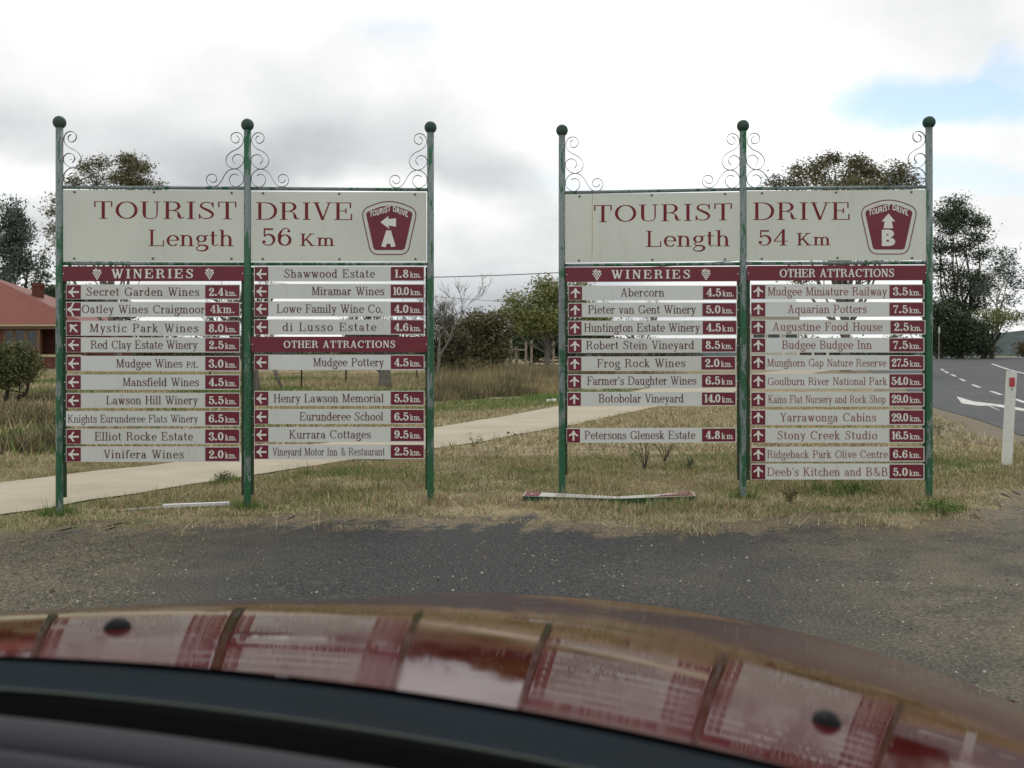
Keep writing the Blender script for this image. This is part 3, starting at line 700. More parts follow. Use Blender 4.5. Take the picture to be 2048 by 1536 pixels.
def rounded(poly, r, n=6):
    out = []; P = [np.array(p, float) for p in poly]
    for i in range(len(P)):
        a, b, c = P[i-1], P[i], P[(i+1) % len(P)]
        rr = r[i] if isinstance(r, (list, tuple)) else r
        u = b + (a - b) / np.linalg.norm(a - b) * rr; v = b + (c - b) / np.linalg.norm(c - b) * rr
        for k in range(n + 1):
            t = k / n; out.append((1-t)**2 * u + 2*t*(1-t) * b + t*t * v)
    return out

def badge(S, b, x0, x1, y0, y1, ix0, ix1, iy0, iy1, letter):
    cx = (x0 + x1) / 2
    def shape(x0, x1, y0, y1, r):
        w, h = x1 - x0, y1 - y0
        return rounded([(cx, y0), (x1 + .03*w, y0 + .20*h), (x1 - .155*w, y1), (x0 + .155*w, y1), (x0 - .03*w, y0 + .20*h)], r)
    out = shape(x0, x1, y0, y1, [.30*(x1-x0), .16*(x1-x0), .15*(x1-x0), .15*(x1-x0), .16*(x1-x0)])
    P = np.array(out + [out[0]]); D = np.gradient(P, axis=0); D /= np.linalg.norm(D, axis=1, keepdims=True); N = np.stack([-D[:, 1], D[:, 0]], 1)
    S.paint('badge_outline', [(P + N * .95, P - N * .95)], M_MAROON, b, -0.0135)
    inner = shape(ix0, ix1, iy0, iy1, [.30*(ix1-ix0), .07*(ix1-ix0), .07*(ix1-ix0), .07*(ix1-ix0), .07*(ix1-ix0)])
    S.panel('badge_field', [tuple(p) for p in inner], M_MAROON, b, -0.0135)
    w = -0.0150
    S.paint('badge_lettering', set_text('TOURIST', ix0 + 5, cx + 3, iy0 + 28.5, iy0 + 16, 11.5, .20, .20, False) + set_text('DRIVE', cx + 7, ix1 - 6, iy0 + 16.5, iy0 + 29, 11.5, .20, .20, False), M_WHITE, b, w)
    return w

def big_arrow(S, b, pts, w): S.panel('badge_arrow', pts, M_WHITE, b, w)

def big_letter(S, b, c, x0, x1, y0, y1, w):
    S.paint('badge_letter', set_text(c, x0 + 2, x1 + 2, y1, y1, y1 - y0, .25, .25, False), M_WHITE, b, w)

def title_board(S, q, bolts):
    b = S.board('title_board', q, M_BOARD, -0.012, -0.004)
    for x, y in bolts: S.bolt(x, y, b, -0.012)
    return b

# -------- left-hand sign
A_ = Sign([(119, 1033, 245, 7.50), (495, 1020, 250, 7.70), (861, 1003, 255, 7.90)], 'left tourist drive sign with the letter A badge and left-pointing arrows, on three green posts')
A_.rail(119, 374.4, 495, 376.5); A_.rail(495, 376.8, 861, 379.5); A_.rail(119, 527, 495, 528); A_.rail(495, 528, 861, 528)
for x, e in ((129.5, 995), (486, 990), (504.5, 990), (854.5, 980)): A_.side_bar(x, 534, e)
A_.scroll(126.5, 371.5, 1); A_.scroll(488, 373.5, -1); A_.scroll(502, 374, 1); A_.scroll(854.5, 376, -1)
b = title_board(A_, [(126.5, 379.5), (488, 381), (488, 523), (126.5, 523)], [(149, 384), (308, 384.5), (463.5, 386), (148.5, 517), (306, 517), (463, 517.5)])
A_.paint('lettering', set_text('TOURIST', 186, 475, 437.5, 438.5, 35, .125, .042, wide=.9), M_RED, b, -0.0125)
A_.paint('lettering', set_text('Length', 296, 468, 492.2, 492.5, 33, .115, .045, wide=.9), M_RED, b, -0.0125)
b = title_board(A_, [(502, 383.5), (853, 384.5), (853, 523), (502, 523)], [(526, 386.5), (678.5, 387.5), (830, 389), (525.5, 518), (679, 518), (831, 518)])
A_.paint('lettering', set_text('DRIVE', 511, 708, 439.5, 440, 35, .125, .042, wide=.9), M_RED, b, -0.0125)
A_.paint('lettering', set_text('56', 522, 585, 491.5, 491.5, 36.5, .125, .046, wide=.9), M_RED, b, -0.0125)
A_.paint('lettering', set_text('Km', 600, 670, 492, 492, 25, .125, .06, wide=.9), M_RED, b, -0.0125)
w = badge(A_, b, 725.5, 831.5, 397, 509, 734, 823, 406, 500, 'A')
big_arrow(A_, b, [(761, 444.5), (777, 432), (776.5, 438), (792, 436.5), (792, 453.5), (776.5, 451), (779, 458)], w)
big_letter(A_, b, 'A', 760, 798, 461.5, 493.5, w)
heading(A_, 124, 488.5, 532.5, 532, 30, 'WINERIES', 223, 387, (194, 419), 18.5)
for y0, y1, tx, a, c, dd, ar in ((569, 599, 'Secret Garden Wines', 172, 399, '2.4', 'left'), (604, 634, 'Oatley Wines Craigmoor', 163, 410, '4', 'left'), (641.5, 671.5, 'Mystic Park Wines', 179, 397, '8.0', 'upleft'),
        (675, 705, 'Red Clay Estate Winery', 181, 395, '2.5', 'left'), (712, 742.5, 'Mudgee Wines P/L', 232, 396, '3.0', 'left'), (749, 779.5, 'Mansfield Wines', 245, 398, '4.5', 'left'), (785.5, 815.5, 'Lawson Hill Winery', 212, 396, '5.5', 'left'),
        (822, 852, 'Knights Eurunderee Flats Winery', 135, 396, '6.5', None), (857.5, 888, 'Elliot Rocke Estate', 189, 386, '3.0', 'left'), (893.5, 924, 'Vinifera Wines', 207, 368, '2.0', 'left')):
    add_slat(A_, 132, 480, y0, y1, tx, a, c, dd, ar, 161.5, 410.5, 478.5, M_TEXT, small='P/L' if 'P/L' in tx else None)
heading(A_, 502, 856, 673.5, 673, 30.5, 'OTHER ATTRACTIONS', 567, 791, None, 14.5)
for y0, y1, tx, a, c, dd in ((532.5, 562.5, 'Shawwood Estate', 568, 750, '1.8'), (568, 597.5, 'Miramar Wines', 623, 769, '10.0'), (603, 633, 'Lowe Family Wine Co.', 553, 766, '4.0'), (639, 669.5, 'di Lusso Estate', 565, 753, '4.6'),
        (709.5, 740, 'Mudgee Pottery', 626, 768, '4.5'), (781.5, 811.5, 'Henry Lawson Memorial', 547, 768, '5.5'), (818, 848, 'Eurunderee School', 599, 767, '6.5'), (854, 884, 'Kurrara Cottages', 578, 742, '9.5'), (888.5, 918, 'Vineyard Motor Inn & Restaurant', 545, 770, '2.5')):
    add_slat(A_, 508.5, 849, y0, y1, tx, a, c, dd, 'left', 536.5, 781.5, 847.5, M_TEXT)

# -------- right-hand sign
B_ = Sign([(1124, 990, 261, 8.11), (1486, 1000, 252, 7.92), (1858, 1005, 245, 7.75)], 'right tourist drive sign with the letter B badge and upward arrows, on three green posts')
B_.rail(1124, 385.5, 1486, 378.5); B_.rail(1486, 377.5, 1858, 374); B_.rail(1124, 530.5, 1486, 527.5); B_.rail(1486, 527, 1858, 525.5)
for x, e in ((1131.5, 950), (1477.5, 960), (1497, 960), (1850, 960)): B_.side_bar(x, 536, e)
B_.scroll(1130.5, 382.5, 1); B_.scroll(1480, 376, -1); B_.scroll(1493, 375, 1); B_.scroll(1852, 371.5, -1)
b = title_board(B_, [(1130, 388.5), (1480, 384), (1480, 521.5), (1130, 525.5)], [(1159, 393), (1303.5, 390.5), (1450, 388), (1158, 521), (1304.5, 519.5), (1450, 518.5)])
B_.paint('lettering', set_text('TOURIST', 1186, 1466, 444.5, 440.5, 34, .125, .042, wide=.9), M_RED, b, -0.0125)
B_.paint('lettering', set_text('Length', 1291, 1461, 494, 492.5, 32.5, .115, .045, wide=.9), M_RED, b, -0.0125)
B_.panel('rust_streak', [(1184, 389), (1185.2, 389), (1185.0, 500), (1183.6, 524)], mat('rust_stain', (.50, .36, .18), 0.8), b, -0.0125)
b = title_board(B_, [(1493, 382), (1854, 379), (1854, 520.5), (1493, 521.5)], [(1524, 386.5), (1672, 385), (1822.5, 384.5), (1523.5, 517.5), (1675, 515.5), (1824, 516)])
B_.paint('lettering', set_text('DRIVE', 1505, 1703, 440, 439.5, 35, .125, .042, wide=.9), M_RED, b, -0.0125)
B_.paint('lettering', set_text('54', 1515, 1577, 491.5, 491, 32.5, .125, .046, wide=.9), M_RED, b, -0.0125)
B_.paint('lettering', set_text('Km', 1593, 1662, 491, 490.5, 25, .125, .06, wide=.9), M_RED, b, -0.0125)
w = badge(B_, b, 1723.5, 1832, 394, 508, 1732.5, 1823, 403, 499, 'B')
big_arrow(B_, b, [(1777, 427), (1790.5, 443), (1783.5, 442.5), (1786, 456.5), (1767, 456.5), (1769.5, 442.5), (1763, 443)], w)
big_letter(B_, b, 'B', 1760, 1795, 459.5, 492, w)
heading(B_, 1131, 1479, 534.5, 533, 29.5, 'WINERIES', 1223, 1381, (1194, 1412), 17.5)
for y0, y1, tx, a, c, dd, dot, xl, xr in ((571, 600, 'Abercorn', 1241, 1329, '4.5', True, 1137, 1475), (605, 634, 'Pieter van Gent Winery', 1176, 1392, '5.0', True, 1136.5, 1474), (640.5, 670, 'Huntington Estate Winery', 1168, 1400, '4.5', False, 1136, 1474.5),
        (676, 705, 'Robert Stein Vineyard', 1172, 1389, '8.5', True, 1136, 1473), (712, 741, 'Frog Rock Wines', 1194, 1371, '2.0', True, 1135.5, 1472), (747.5, 776, "Farmer's Daughter Wines", 1174, 1393, '6.5', False, 1135, 1473),
        (783.5, 812, 'Botobolar Vineyard', 1197, 1368, '14.0', True, 1134.5, 1473), (855.5, 885, 'Petersons Glenesk Estate', 1169, 1391, '4.8', False, 1133, 1473)):
    add_slat(B_, xl, xr, y0, y1, tx, a, c, dd, 'up', xl + 27, xr - 69, xr - 2, M_TEXT, dot, dyl=0.8)
heading(B_, 1494, 1855, 531.5, 530.5, 30, 'OTHER ATTRACTIONS', 1559, 1789, None, 16.5)
for y0, y1, tx, a, c, dd, xo in ((568.5, 598, 'Mudgee Miniature Railway', 1535, 1774, '3.5', 0), (604, 633.5, 'Aquarian Potters', 1575, 1734, '7.5', 0), (640, 669, 'Augustine Food House', 1545, 1765, '2.5', 2), (675.5, 705, 'Budgee Budgee Inn', 1564, 1744, '7.5', 0),
        (710.5, 740.5, 'Munghorn Gap Nature Reserve', 1534, 1773, '27.5', 0), (747, 777, 'Goulburn River National Park', 1535, 1775, '54.0', 0), (783.5, 813, 'Kains Flat Nursery and Rock Shop', 1536, 1772, '29.0', 0), (819.5, 850, 'Yarrawonga Cabins', 1560, 1753, '29.0', 0),
        (856.5, 886, 'Stony Creek Studio', 1554, 1755, '16.5', 0), (893.5, 923, 'Ridgeback Park Olive Centre', 1534, 1776, '6.6', 0), (927.5, 959, "Deeb's Kitchen and B&B", 1534, 1776, '5.0', 0)):
    add_slat(B_, 1502, 1849 + xo, y0, y1, tx, a, c, dd, 'up', 1530.5, 1779 + xo, 1847 + xo, M_TEXT2)
# ------------------------------------------------------------------ plants
def leaf_mat(name, stops, rough=0.6):
    m = mat(name, stops[0], rough, 0.25); t = NT(m)
    n = len(stops); c = t.ramp(t.island(), [((k + .5) / n, c) for k, c in enumerate(stops)])
    big = t.noise(0.55, 3, 0.6)
    c = t.mix(t.step(big, 0.42, 0.66, 0.0, 0.45), c, stops[-1]); t.base(c)
    return m
L_GUM = leaf_mat('gum_leaves', [(.065, .075, .030), (.11, .115, .052), (.15, .14, .07), (.18, .15, .085)])
L_DARK = leaf_mat('dark_leaves', [(.026, .042, .024), (.050, .072, .038), (.080, .10, .052)])
L_OAK = leaf_mat('sheoak_needles', [(.055, .078, .066), (.10, .13, .108), (.15, .185, .15)])
L_WILLOW = leaf_mat('willow_leaves', [(.11, .14, .035), (.18, .205, .06), (.25, .25, .10)])
L_OLIVE = leaf_mat('olive_leaves', [(.06, .075, .028), (.105, .115, .046), (.15, .15, .07)])
L_RUST = leaf_mat('russet_leaves', [(.075, .060, .030), (.14, .085, .048), (.17, .115, .065), (.11, .10, .05)])
L_THICKET = leaf_mat('thicket_leaves', [(.070, .080, .030), (.13, .085, .048), (.10, .12, .046), (.16, .115, .065), (.14, .145, .07)])
L_FAR = leaf_mat('far_leaves', [(.05, .07, .036), (.085, .10, .052), (.12, .12, .065)])
def bark_mat(name, a, b):
    m = mat(name, a, 0.9, 0.1); t = NT(m); n = t.noise(6, 5, 0.7, stretch=(3, 3, .6)); t.base(t.ramp(n, [(0.35, a), (0.65, b)])).bump(n, 0.5, 0.03); return m
B_GREY = bark_mat('grey_bark', (.09, .08, .07), (.22, .20, .18))
B_DARK = bark_mat('dark_bark', (.030, .026, .022), (.085, .075, .065))
B_PALE = bark_mat('pale_bark', (.20, .17, .14), (.42, .37, .31))

def leaves_mesh(C, n, spread, size, rng, flat=0.6, droop=0.0):
    """n leaf-sized faces spread about each cluster centre."""
    C = np.repeat(C, n, axis=0); m = len(C)
    P = C + rng.normal(0, 1, (m, 3)) * spread
    a = rng.normal(0, 1, (m, 3)); a[:, 2] *= flat; a[:, 2] -= droop; a /= np.linalg.norm(a, axis=1, keepdims=True)
    b = np.cross(a, rng.normal(0, 1, (m, 3))); b /= np.linalg.norm(b, axis=1, keepdims=True)
    s = (size * rng.uniform(.6, 1.35, (m, 1))); w = s * rng.uniform(.28, .48, (m, 1))
    V = np.stack([P - a*s*.5, P + b*w*.5, P + a*s*.5, P - b*w*.5], 1).reshape(-1, 3)
    return V, np.arange(4 * m).reshape(m, 4)

def plant(name, label, cat, base, depth, blobs, leafm, barkm, trunk=0.25, leaf=0.2, per=16, clump=1.0, dens=1.0, group=None, stems=1, seed=0, twigs=1.0, flat=.6, droop=0.0, trunk_top=None, crown_name='crown'):
    """A tree or shrub. base: pixel column of its foot; blobs: (px, py, rx, ry[, density]) of its leaf masses, all at about one distance."""
    rng = np.random.default_rng(seed * 31 + 5)
    B = at(base, depth); root = empty(name, B, label=label, cat=cat, group=group)
    k = depth / F; mb = MB(); CC = []
    low = max(b[1] + b[3] * .3 for b in blobs)
    tops = []
    for s_ in range(stems):
        tp = trunk_top or (np.mean([b[0] for b in blobs]), low)
        T = at(tp[0] + (s_ - (stems-1)/2) * 40 * (stems > 1), depth, tp[1]) - B
        ox = (s_ - (stems - 1) / 2) * trunk * 2.2
        mid = T * .5 + rng.normal(0, trunk * .7, 3) * (1, 1, 0)
        P = catmull([(ox, 0, -.1), (ox * .6 + mid[0] * .4, mid[1] * .5, T[2] * .28), mid + (ox * .5, 0, 0), T], 4)
        mb.tube(P, np.linspace(trunk * .62, trunk * .34, len(P)), 8); tops.append(P)
    for bi, bb in enumerate(blobs):
        px, py, rx, ry = bb[:4]; d = (bb[4] if len(bb) > 4 else 1.0) * dens / clump
        c = at(px, depth, py) - B; R = np.array([rx * k, (rx + ry) / 2 * k * 1.1, ry * k]); c[1] += rng.uniform(-.7, .7) * R[1]
        P = tops[bi % stems]; j = rng.integers(int(len(P) * .45), len(P)); s0 = np.array(P[j])
        m1 = (s0 + c) / 2 + rng.normal(0, .10, 3) * np.linalg.norm(c - s0); m1[2] -= .06 * np.linalg.norm(c - s0)
        L = catmull([s0, m1, c], 4); r0 = trunk * .30 * min(1, (R.mean() / 1.2) ** .5)
        mb.tube(L, np.linspace(r0, r0 * .3, len(L)), 6)
        n = max(6, int(d * rx * ry / 13.0))
        q = rng.normal(0, 1, (n, 3)); q /= np.linalg.norm(q, axis=1, keepdims=True); q *= rng.uniform(.2, .9, (n, 1)) ** .5
        # uneven outline: lobes pushed out or in by direction
        q *= (1 + .20 * np.sin(q[:, :1] * 7 + bi) * np.cos(q[:, 2:] * 6 + bi * 2) + rng.normal(0, .05, (n, 1)))
        C = c + q * R; CC.append(C)
        for t in C[: int(n * .22 * twigs)]:
            s1 = np.array(L[rng.integers(len(L) // 3, len(L))]); m2 = (s1 + t) / 2 + rng.normal(0, .12, 3) * np.linalg.norm(t - s1)
            mb.tube([s1, m2, t], [r0 * .32, r0 * .2, r0 * .09], 4, caps=False)
    mb.build('trunk', barkm, root, True)
    C = np.concatenate(CC)
    per = int(per * clump * 1.1); e = leaf * clump ** .33
    V, Fc = leaves_mesh(C, per, np.array([e * 1.35, e * 1.35, e * .85]) * (.78 if clump > 3 else 1), leaf, rng, flat, droop)
    o = mesh(crown_name, V, Fc, leafm, root)
    return root

def bare_tree(name, label, base, depth, height, spread, barkm, trunk=.14, seed=1, levels=5, lean=0.0, fork=(3, 4), first=.28, cat='bare tree'):
    rng = np.random.default_rng(seed); B = at(base, depth); root = empty(name, B, label=label, cat=cat)
    mt, mb = MB(), MB()
    def grow(p, d, ln, r, lev):
        n = 4; P = [p]; dd = d.copy()
        for i in range(n):
            dd = dd + rng.normal(0, .13, 3); dd[2] += .05; dd /= np.linalg.norm(dd); P.append(P[-1] + dd * ln / n)
        (mt if lev <= 1 else mb).tube(P, np.linspace(r, r * .62, n + 1), 8 if lev == 0 else (5 if lev < 3 else 3), caps=lev == 0)
        if lev >= levels: return
        for q in range(rng.integers(*fork) + (1 if lev else 0)):
            f = rng.uniform(.45, 1.0) if q else 1.0; i = min(int(f * n), n); a = rng.uniform(0, 2 * math.pi); tilt = rng.uniform(.35, .85) * spread
            side = np.array([math.cos(a), math.sin(a), 0]); nd = dd + side * tilt; nd[2] += .12; nd /= np.linalg.norm(nd)
            grow(P[i], nd, ln * rng.uniform(.58, .86), max(r * rng.uniform(.48, .64), .006), lev + 1)
    grow(np.array([0, 0, -.1]), np.array([lean, 0, 1.0]), height * first, trunk, 0)
    mt.build('trunk', barkm, root, True); mb.build('branches', barkm, root)
    return root

# tall gum behind the left-hand sign
plant('gum_tree', 'tall grey-green gum tree whose crown shows above the left sign', 'tree', 240, 62,
      [(180, 338, 15, 20, .6), (203, 326, 18, 15, .7), (190, 362, 22, 16, .7), (256, 336, 18, 26, 2.2), (250, 362, 20, 18, 2.0), (286, 346, 16, 22, 1.4), (276, 366, 18, 14, 1.6), (310, 370, 20, 14, 1.1), (150, 366, 14, 9, .5),
       (110, 420, 12, 26, .8), (106, 462, 10, 24, .8), (150, 430, 45, 40, .5), (240, 430, 80, 45, .5), (200, 490, 90, 40, .4)], L_GUM, B_GREY, .40, .18, 20, clump=4.0, dens=1.1, seed=1, trunk_top=(225, 560))
# she-oaks behind the house
plant('sheoak_tree', 'dark feathery she-oak standing tall behind the red-roofed house', 'tree', 25, 76,
      [(34, 420, 17, 20, 1.2), (22, 450, 26, 24, 1.2), (40, 470, 20, 18), (14, 490, 30, 28, 1.2), (44, 510, 16, 12, .8), (25, 530, 34, 22, 1.1), (5, 560, 36, 24), (-25, 430, 24, 34), (-35, 500, 30, 40)], L_OAK, B_DARK, .5, .26, 22, dens=1.1, seed=2, flat=1.6, droop=.4)
plant('sheoak_tree', 'small slender she-oak beside the green sign post at left', 'tree', 78, 78,
      [(84, 512, 9, 10, 1.0), (78, 532, 15, 12), (82, 556, 20, 14, .9), (62, 575, 18, 10, .7)], L_OAK, B_DARK, .3, .24, 20, dens=1.0, seed=3, flat=1.6, droop=.4)
plant('round_tree', 'dense dark rounded tree behind the right end of the red roof', 'tree', 105, 70,
      [(92, 592, 28, 20, 2.2), (125, 590, 30, 20, 2), (105, 625, 50, 25, 2), (165, 600, 36, 24, 1.4), (215, 625, 50, 28, 1.2)], L_DARK, B_DARK, .5, .24, 20, dens=1.2, seed=4)
# bush in front of the house
plant('shrub', 'olive-green shrub with twisted stems in front of the brick house', 'shrub', 10, 24,
      [(28, 706, 40, 16, 1.6), (-8, 722, 40, 28, 1.6), (40, 730, 38, 24, 1.8), (8, 752, 44, 24, 1.6), (60, 748, 18, 16, 1.0), (-45, 735, 30, 34), (66, 716, 10, 8, .5), (40, 692, 14, 7, .5), (76, 738, 8, 7, .5), (2, 700, 16, 8, .5)], L_OLIVE, B_DARK, .10, .075, 26, dens=1.6, seed=5, stems=3, trunk_top=(18, 760))

# bare trees seen between the slats and right of the left-hand sign
bare_tree('bare_tree', 'leafless tree whose twigs reach right past the left sign', 770, 36, 5.6, 1.15, B_GREY, .26, seed=11, levels=6, first=.22)
bare_tree('bare_tree', 'small twin-stemmed leafless tree in the gap under the pottery slat', 566, 34, 3.4, 1.0, B_GREY, .07, seed=14, levels=5, lean=-.25)
bare_tree('bare_tree', 'leafless tree with a thick grey trunk by the middle post of the left sign', 507, 31, 5.0, .95, B_GREY, .17, seed=17, levels=5, first=.30)
bare_tree('bare_sapling', 'wispy leafless sapling above the russet thicket beside the left sign', 925, 40, 3.6, .9, B_DARK, .06, seed=23, levels=5)
bare_tree('bare_sapling', 'pale leafless sapling behind the wineries heading of the right sign', 1290, 52, 5.2, .9, B_GREY, .10, seed=29, levels=5)

bare_tree('bare_tree', 'leafless grey tree fanning out just right of the left sign post', 872, 38, 5.9, 1.2, B_GREY, .085, seed=31, levels=6, first=.27, lean=.22, fork=(2, 4))
# thicket between the signs
plant('thicket_tree', 'russet-brown bushy tree in the thicket between the signs', 'tree', 960, 44,
      [(962, 648, 40, 26, 1.8), (930, 668, 36, 28, 1.6), (985, 668, 34, 30, 1.8), (950, 700, 50, 30, 1.8), (995, 706, 30, 24, 1.6), (915, 700, 44, 26, 1.8), (1000, 640, 22, 16, 1.4)], L_THICKET, B_DARK, .22, .15, 16, dens=1.1, seed=6)
plant('thicket_tree', 'sparse brown thorny bush right beside the left sign post', 'bush', 890, 40,
      [(880, 655, 30, 30, .9), (905, 680, 34, 34, 1.3), (875, 705, 34, 34, 1.4), (845, 690, 30, 36, 1.0), (910, 725, 34, 20, 1.5), (945, 735, 40, 16, 1.5), (900, 742, 44, 14, 1.5)], L_THICKET, B_DARK, .14, .12, 13, dens=1.1, seed=7, twigs=1.6)
plant('willow_tree', 'yellow-green willow-like tree just left of the right sign', 'tree', 1095, 50,
      [(1036, 606, 20, 16, 1.0), (1028, 628, 26, 18, 1.3), (1092, 572, 22, 18, 1.1), (1084, 600, 26, 20, 1.2), (1112, 590, 24, 26, 1.2), (1060, 642, 38, 26, 1.6), (1105, 640, 38, 26, 1.6), (1150, 598, 30, 34, 1.1), (1180, 640, 40, 30, 1.2)], L_WILLOW, B_GREY, .30, .17, 18, clump=2.5, dens=1.35, seed=8)
plant('thicket_tree', 'dark olive tree below the willow, behind the timber yard', 'tree', 1060, 66,
      [(1040, 672, 36, 24, 2), (1085, 674, 40, 26, 2), (1130, 668, 40, 30, 2), (1180, 676, 40, 28, 1.8), (1018, 690, 24, 20, 1.8), (1100, 700, 60, 14, 1.8), (1040, 702, 40, 14, 2), (1075, 694, 46, 16, 2)], L_DARK, B_DARK, .3, .22, 20, dens=1.2, seed=9)
# gum above the right-hand sign
plant('gum_tree', 'broad brown-green gum tree whose crown rises above the right sign', 'tree', 1690, 56,
      [(1560, 362, 24, 12, .6), (1590, 346, 24, 18, 1.1), (1585, 366, 26, 12, 1.2), (1628, 340, 22, 16, .8), (1652, 330, 18, 16, .9), (1667, 318, 12, 9, .9), (1640, 362, 26, 14, 1.3), (1690, 352, 20, 20, .9), (1722, 332, 26, 20, 1.6), (1755, 338, 26, 20, 1.5), (1712, 362, 26, 14, 1.5),
       (1788, 352, 24, 20, 1.7), (1775, 366, 26, 12, 1.7), (1816, 364, 18, 12, 1.1), (1680, 400, 130, 36, .5), (1640, 450, 90, 40, .4), (1760, 450, 80, 40, .4), (1720, 520, 120, 26, .25), (1590, 548, 60, 18, .4)], L_GUM, B_GREY, .5, .17, 20, clump=4.5, dens=.95, seed=10, trunk_top=(1680, 580))
# gums at the right edge
plant('gum_tree', 'dark leaning gum tree above the road, right beside the right sign', 'tree', 1922, 96,
      [(1908, 408, 20, 15, 1.7), (1888, 428, 20, 18, 1.6), (1925, 432, 22, 18, 1.6), (1945, 450, 20, 16, 1.6), (1896, 455, 24, 20, 1.5), (1950, 478, 17, 15, 1.7), (1930, 498, 24, 14, 1.4), (1970, 510, 18, 14, 1.2), (1880, 490, 22, 22, 1.5), (1880, 535, 26, 14, 1.3), (1915, 550, 26, 13, 1.4), (1900, 578, 30, 14, 1.2), (1945, 576, 26, 22, 1.4), (1900, 606, 34, 14, 1.6), (1940, 612, 28, 14, 1.5), (1962, 560, 16, 16, 1.0)], L_DARK, B_DARK, .42, .28, 20, clump=5.0, dens=1.15, seed=12, trunk_top=(1930, 600))
plant('gum_tree', 'thin open gum tree with pale trunk at the right edge', 'tree', 1985, 92,
      [(2003, 508, 14, 10, .6), (2022, 522, 10, 8, .5), (1988, 535, 18, 16, .9), (2008, 552, 20, 18, .9), (2030, 572, 12, 8, .8), (1982, 580, 26, 18, .9), (2005, 600, 18, 10, .7)], L_OAK, B_PALE, .30, .28, 16, clump=2.5, dens=1.2, seed=13, trunk_top=(1998, 620))
plant('wattle_tree', 'spreading olive-gold wattle above the end of the road', 'tree', 1976, 90,
      [(1985, 630, 26, 12, 1.6), (2015, 632, 22, 8, 1.4), (2032, 634, 10, 6, 1.0), (1975, 646, 24, 12, 1.5), (2005, 646, 16, 8, 1.0)], L_WILLOW, B_DARK, .34, .24, 18, clump=2.5, dens=1.1, seed=15, stems=2, trunk_top=(1982, 665))
for k, (bx, bl, sd) in enumerate(((1882, [(1880, 622, 24, 20, 2), (1874, 660, 26, 30, 2), (1890, 690, 26, 24, 2)], 31), (1925, [(1915, 640, 28, 20, 1.8), (1928, 672, 32, 28, 2), (1920, 700, 34, 14, 2)], 32), (1962, [(1955, 655, 20, 16, 1.2), (1965, 682, 24, 22, 1.8), (1975, 702, 18, 10, 1.8)], 33))):
    plant('dark_shrub', ['dense dark shrub at the roadside touching the right sign post', 'broad dark shrub in the middle of the roadside clump', 'dark shrub at the right end of the roadside clump'][k], 'shrub', bx, 88, bl, L_DARK, B_DARK, .2, .26, 20, dens=1.2, group='dark shrubs beside the road', seed=sd)
plant('dark_shrub', 'small reddish shrub at the far right edge of the road', 'shrub', 2046, 150, [(2046, 694, 10, 9, 3), (2052, 703, 12, 8, 3)], L_RUST, B_DARK, .2, .35, 16, dens=2.0, seed=36)

# low far row behind the slats
SPOT = ['behind the Mystic Park slat', 'behind the left sign\'s winery list', 'right of the Mystic Park slat', 'left of the left sign\'s middle post',
        'below the left sign\'s second heading', 'below the word ATTRACTIONS, left sign', 'above the word Pottery', 'right of the word Pottery', 'at the left sign\'s right post',
        'behind the Huntington slat', 'behind the Robert Stein slat', 'right of the Robert Stein slat', 'right of the pale cottage', 'below the broad gum tree', 'behind the right sign\'s last panels']
row = [(280, 650, 80), (350, 668, 84), (420, 676, 80), (500, 684, 86), (580, 690, 90), (650, 686, 88), (720, 690, 84), (790, 684, 80), (850, 690, 84), (1230, 664, 84), (1300, 676, 92), (1370, 686, 96), (1640, 668, 98), (1720, 672, 96), (1800, 664, 94)]
for k, (px, top, dep) in enumerate(row):
    rng = np.random.default_rng(100 + k); b = 712 + 1.1 * F / dep
    plant('far_shrub', ('grey-green' if k % 3 else 'russet') + ' far shrub seen between slats ' + SPOT[k], 'shrub', px, dep, [(px + rng.uniform(-30, 10), (top + b) / 2, 34, (b - top) / 2, 1.1), (px + rng.uniform(0, 34), (top + b) / 2 + 8, 34, (b - top) / 2 - 6, 1.1), (px - 34, b - 22, 26, 16, 1.1)], L_FAR if k % 3 else L_RUST, B_DARK, .15, .30, 12, dens=1.0, group='far shrubs behind the signs', seed=40 + k, twigs=.5)

# ------------------------------------------------------------------ grass
def grass_mat(name, stops):
    m = mat(name, stops[0], 0.85, 0.1); t = NT(m); n = len(stops)
    t.base(t.ramp(t.island(), [((k + .5) / n, c) for k, c in enumerate(stops)])); return m
G_DRY = grass_mat('dry_grass_blades', [(.20, .145, .085), (.31, .265, .14), (.42, .365, .215), (.54, .455, .29), (.28, .235, .12), (.64, .56, .38)])
G_GREEN = grass_mat('green_grass_blades', [(.05, .11, .025), (.10, .19, .045), (.16, .24, .07), (.25, .28, .10)])
G_TALL = grass_mat('tall_straw_blades', [(.22, .165, .085), (.36, .285, .155), (.45, .37, .215), (.27, .225, .11), (.55, .46, .29)])
G_SCRUB = grass_mat('grey_scrub_blades', [(.075, .065, .04), (.15, .13, .075), (.23, .20, .125), (.12, .125, .06)])

def blades(name, x, y, h, w, m, label, cat='grass', lean=.45, rng=RNG):
    n = len(x); z = gz(x, y); a = rng.uniform(0, 2*np.pi, n); l = rng.normal(0, lean, n) * h; la = rng.uniform(0, 2*np.pi, n)
    V = np.empty((n, 3, 3)); V[:, 0] = np.stack([x - np.cos(a)*w, y - np.sin(a)*w, z - .004], 1); V[:, 1] = np.stack([x + np.cos(a)*w, y + np.sin(a)*w, z - .004], 1)
    V[:, 2] = np.stack([x + np.cos(la)*l, y + np.sin(la)*l, z + h], 1)
    return tag(mesh(name, V.reshape(-1, 3), np.arange(3*n).reshape(n, 3), m), label, cat, kind='stuff')

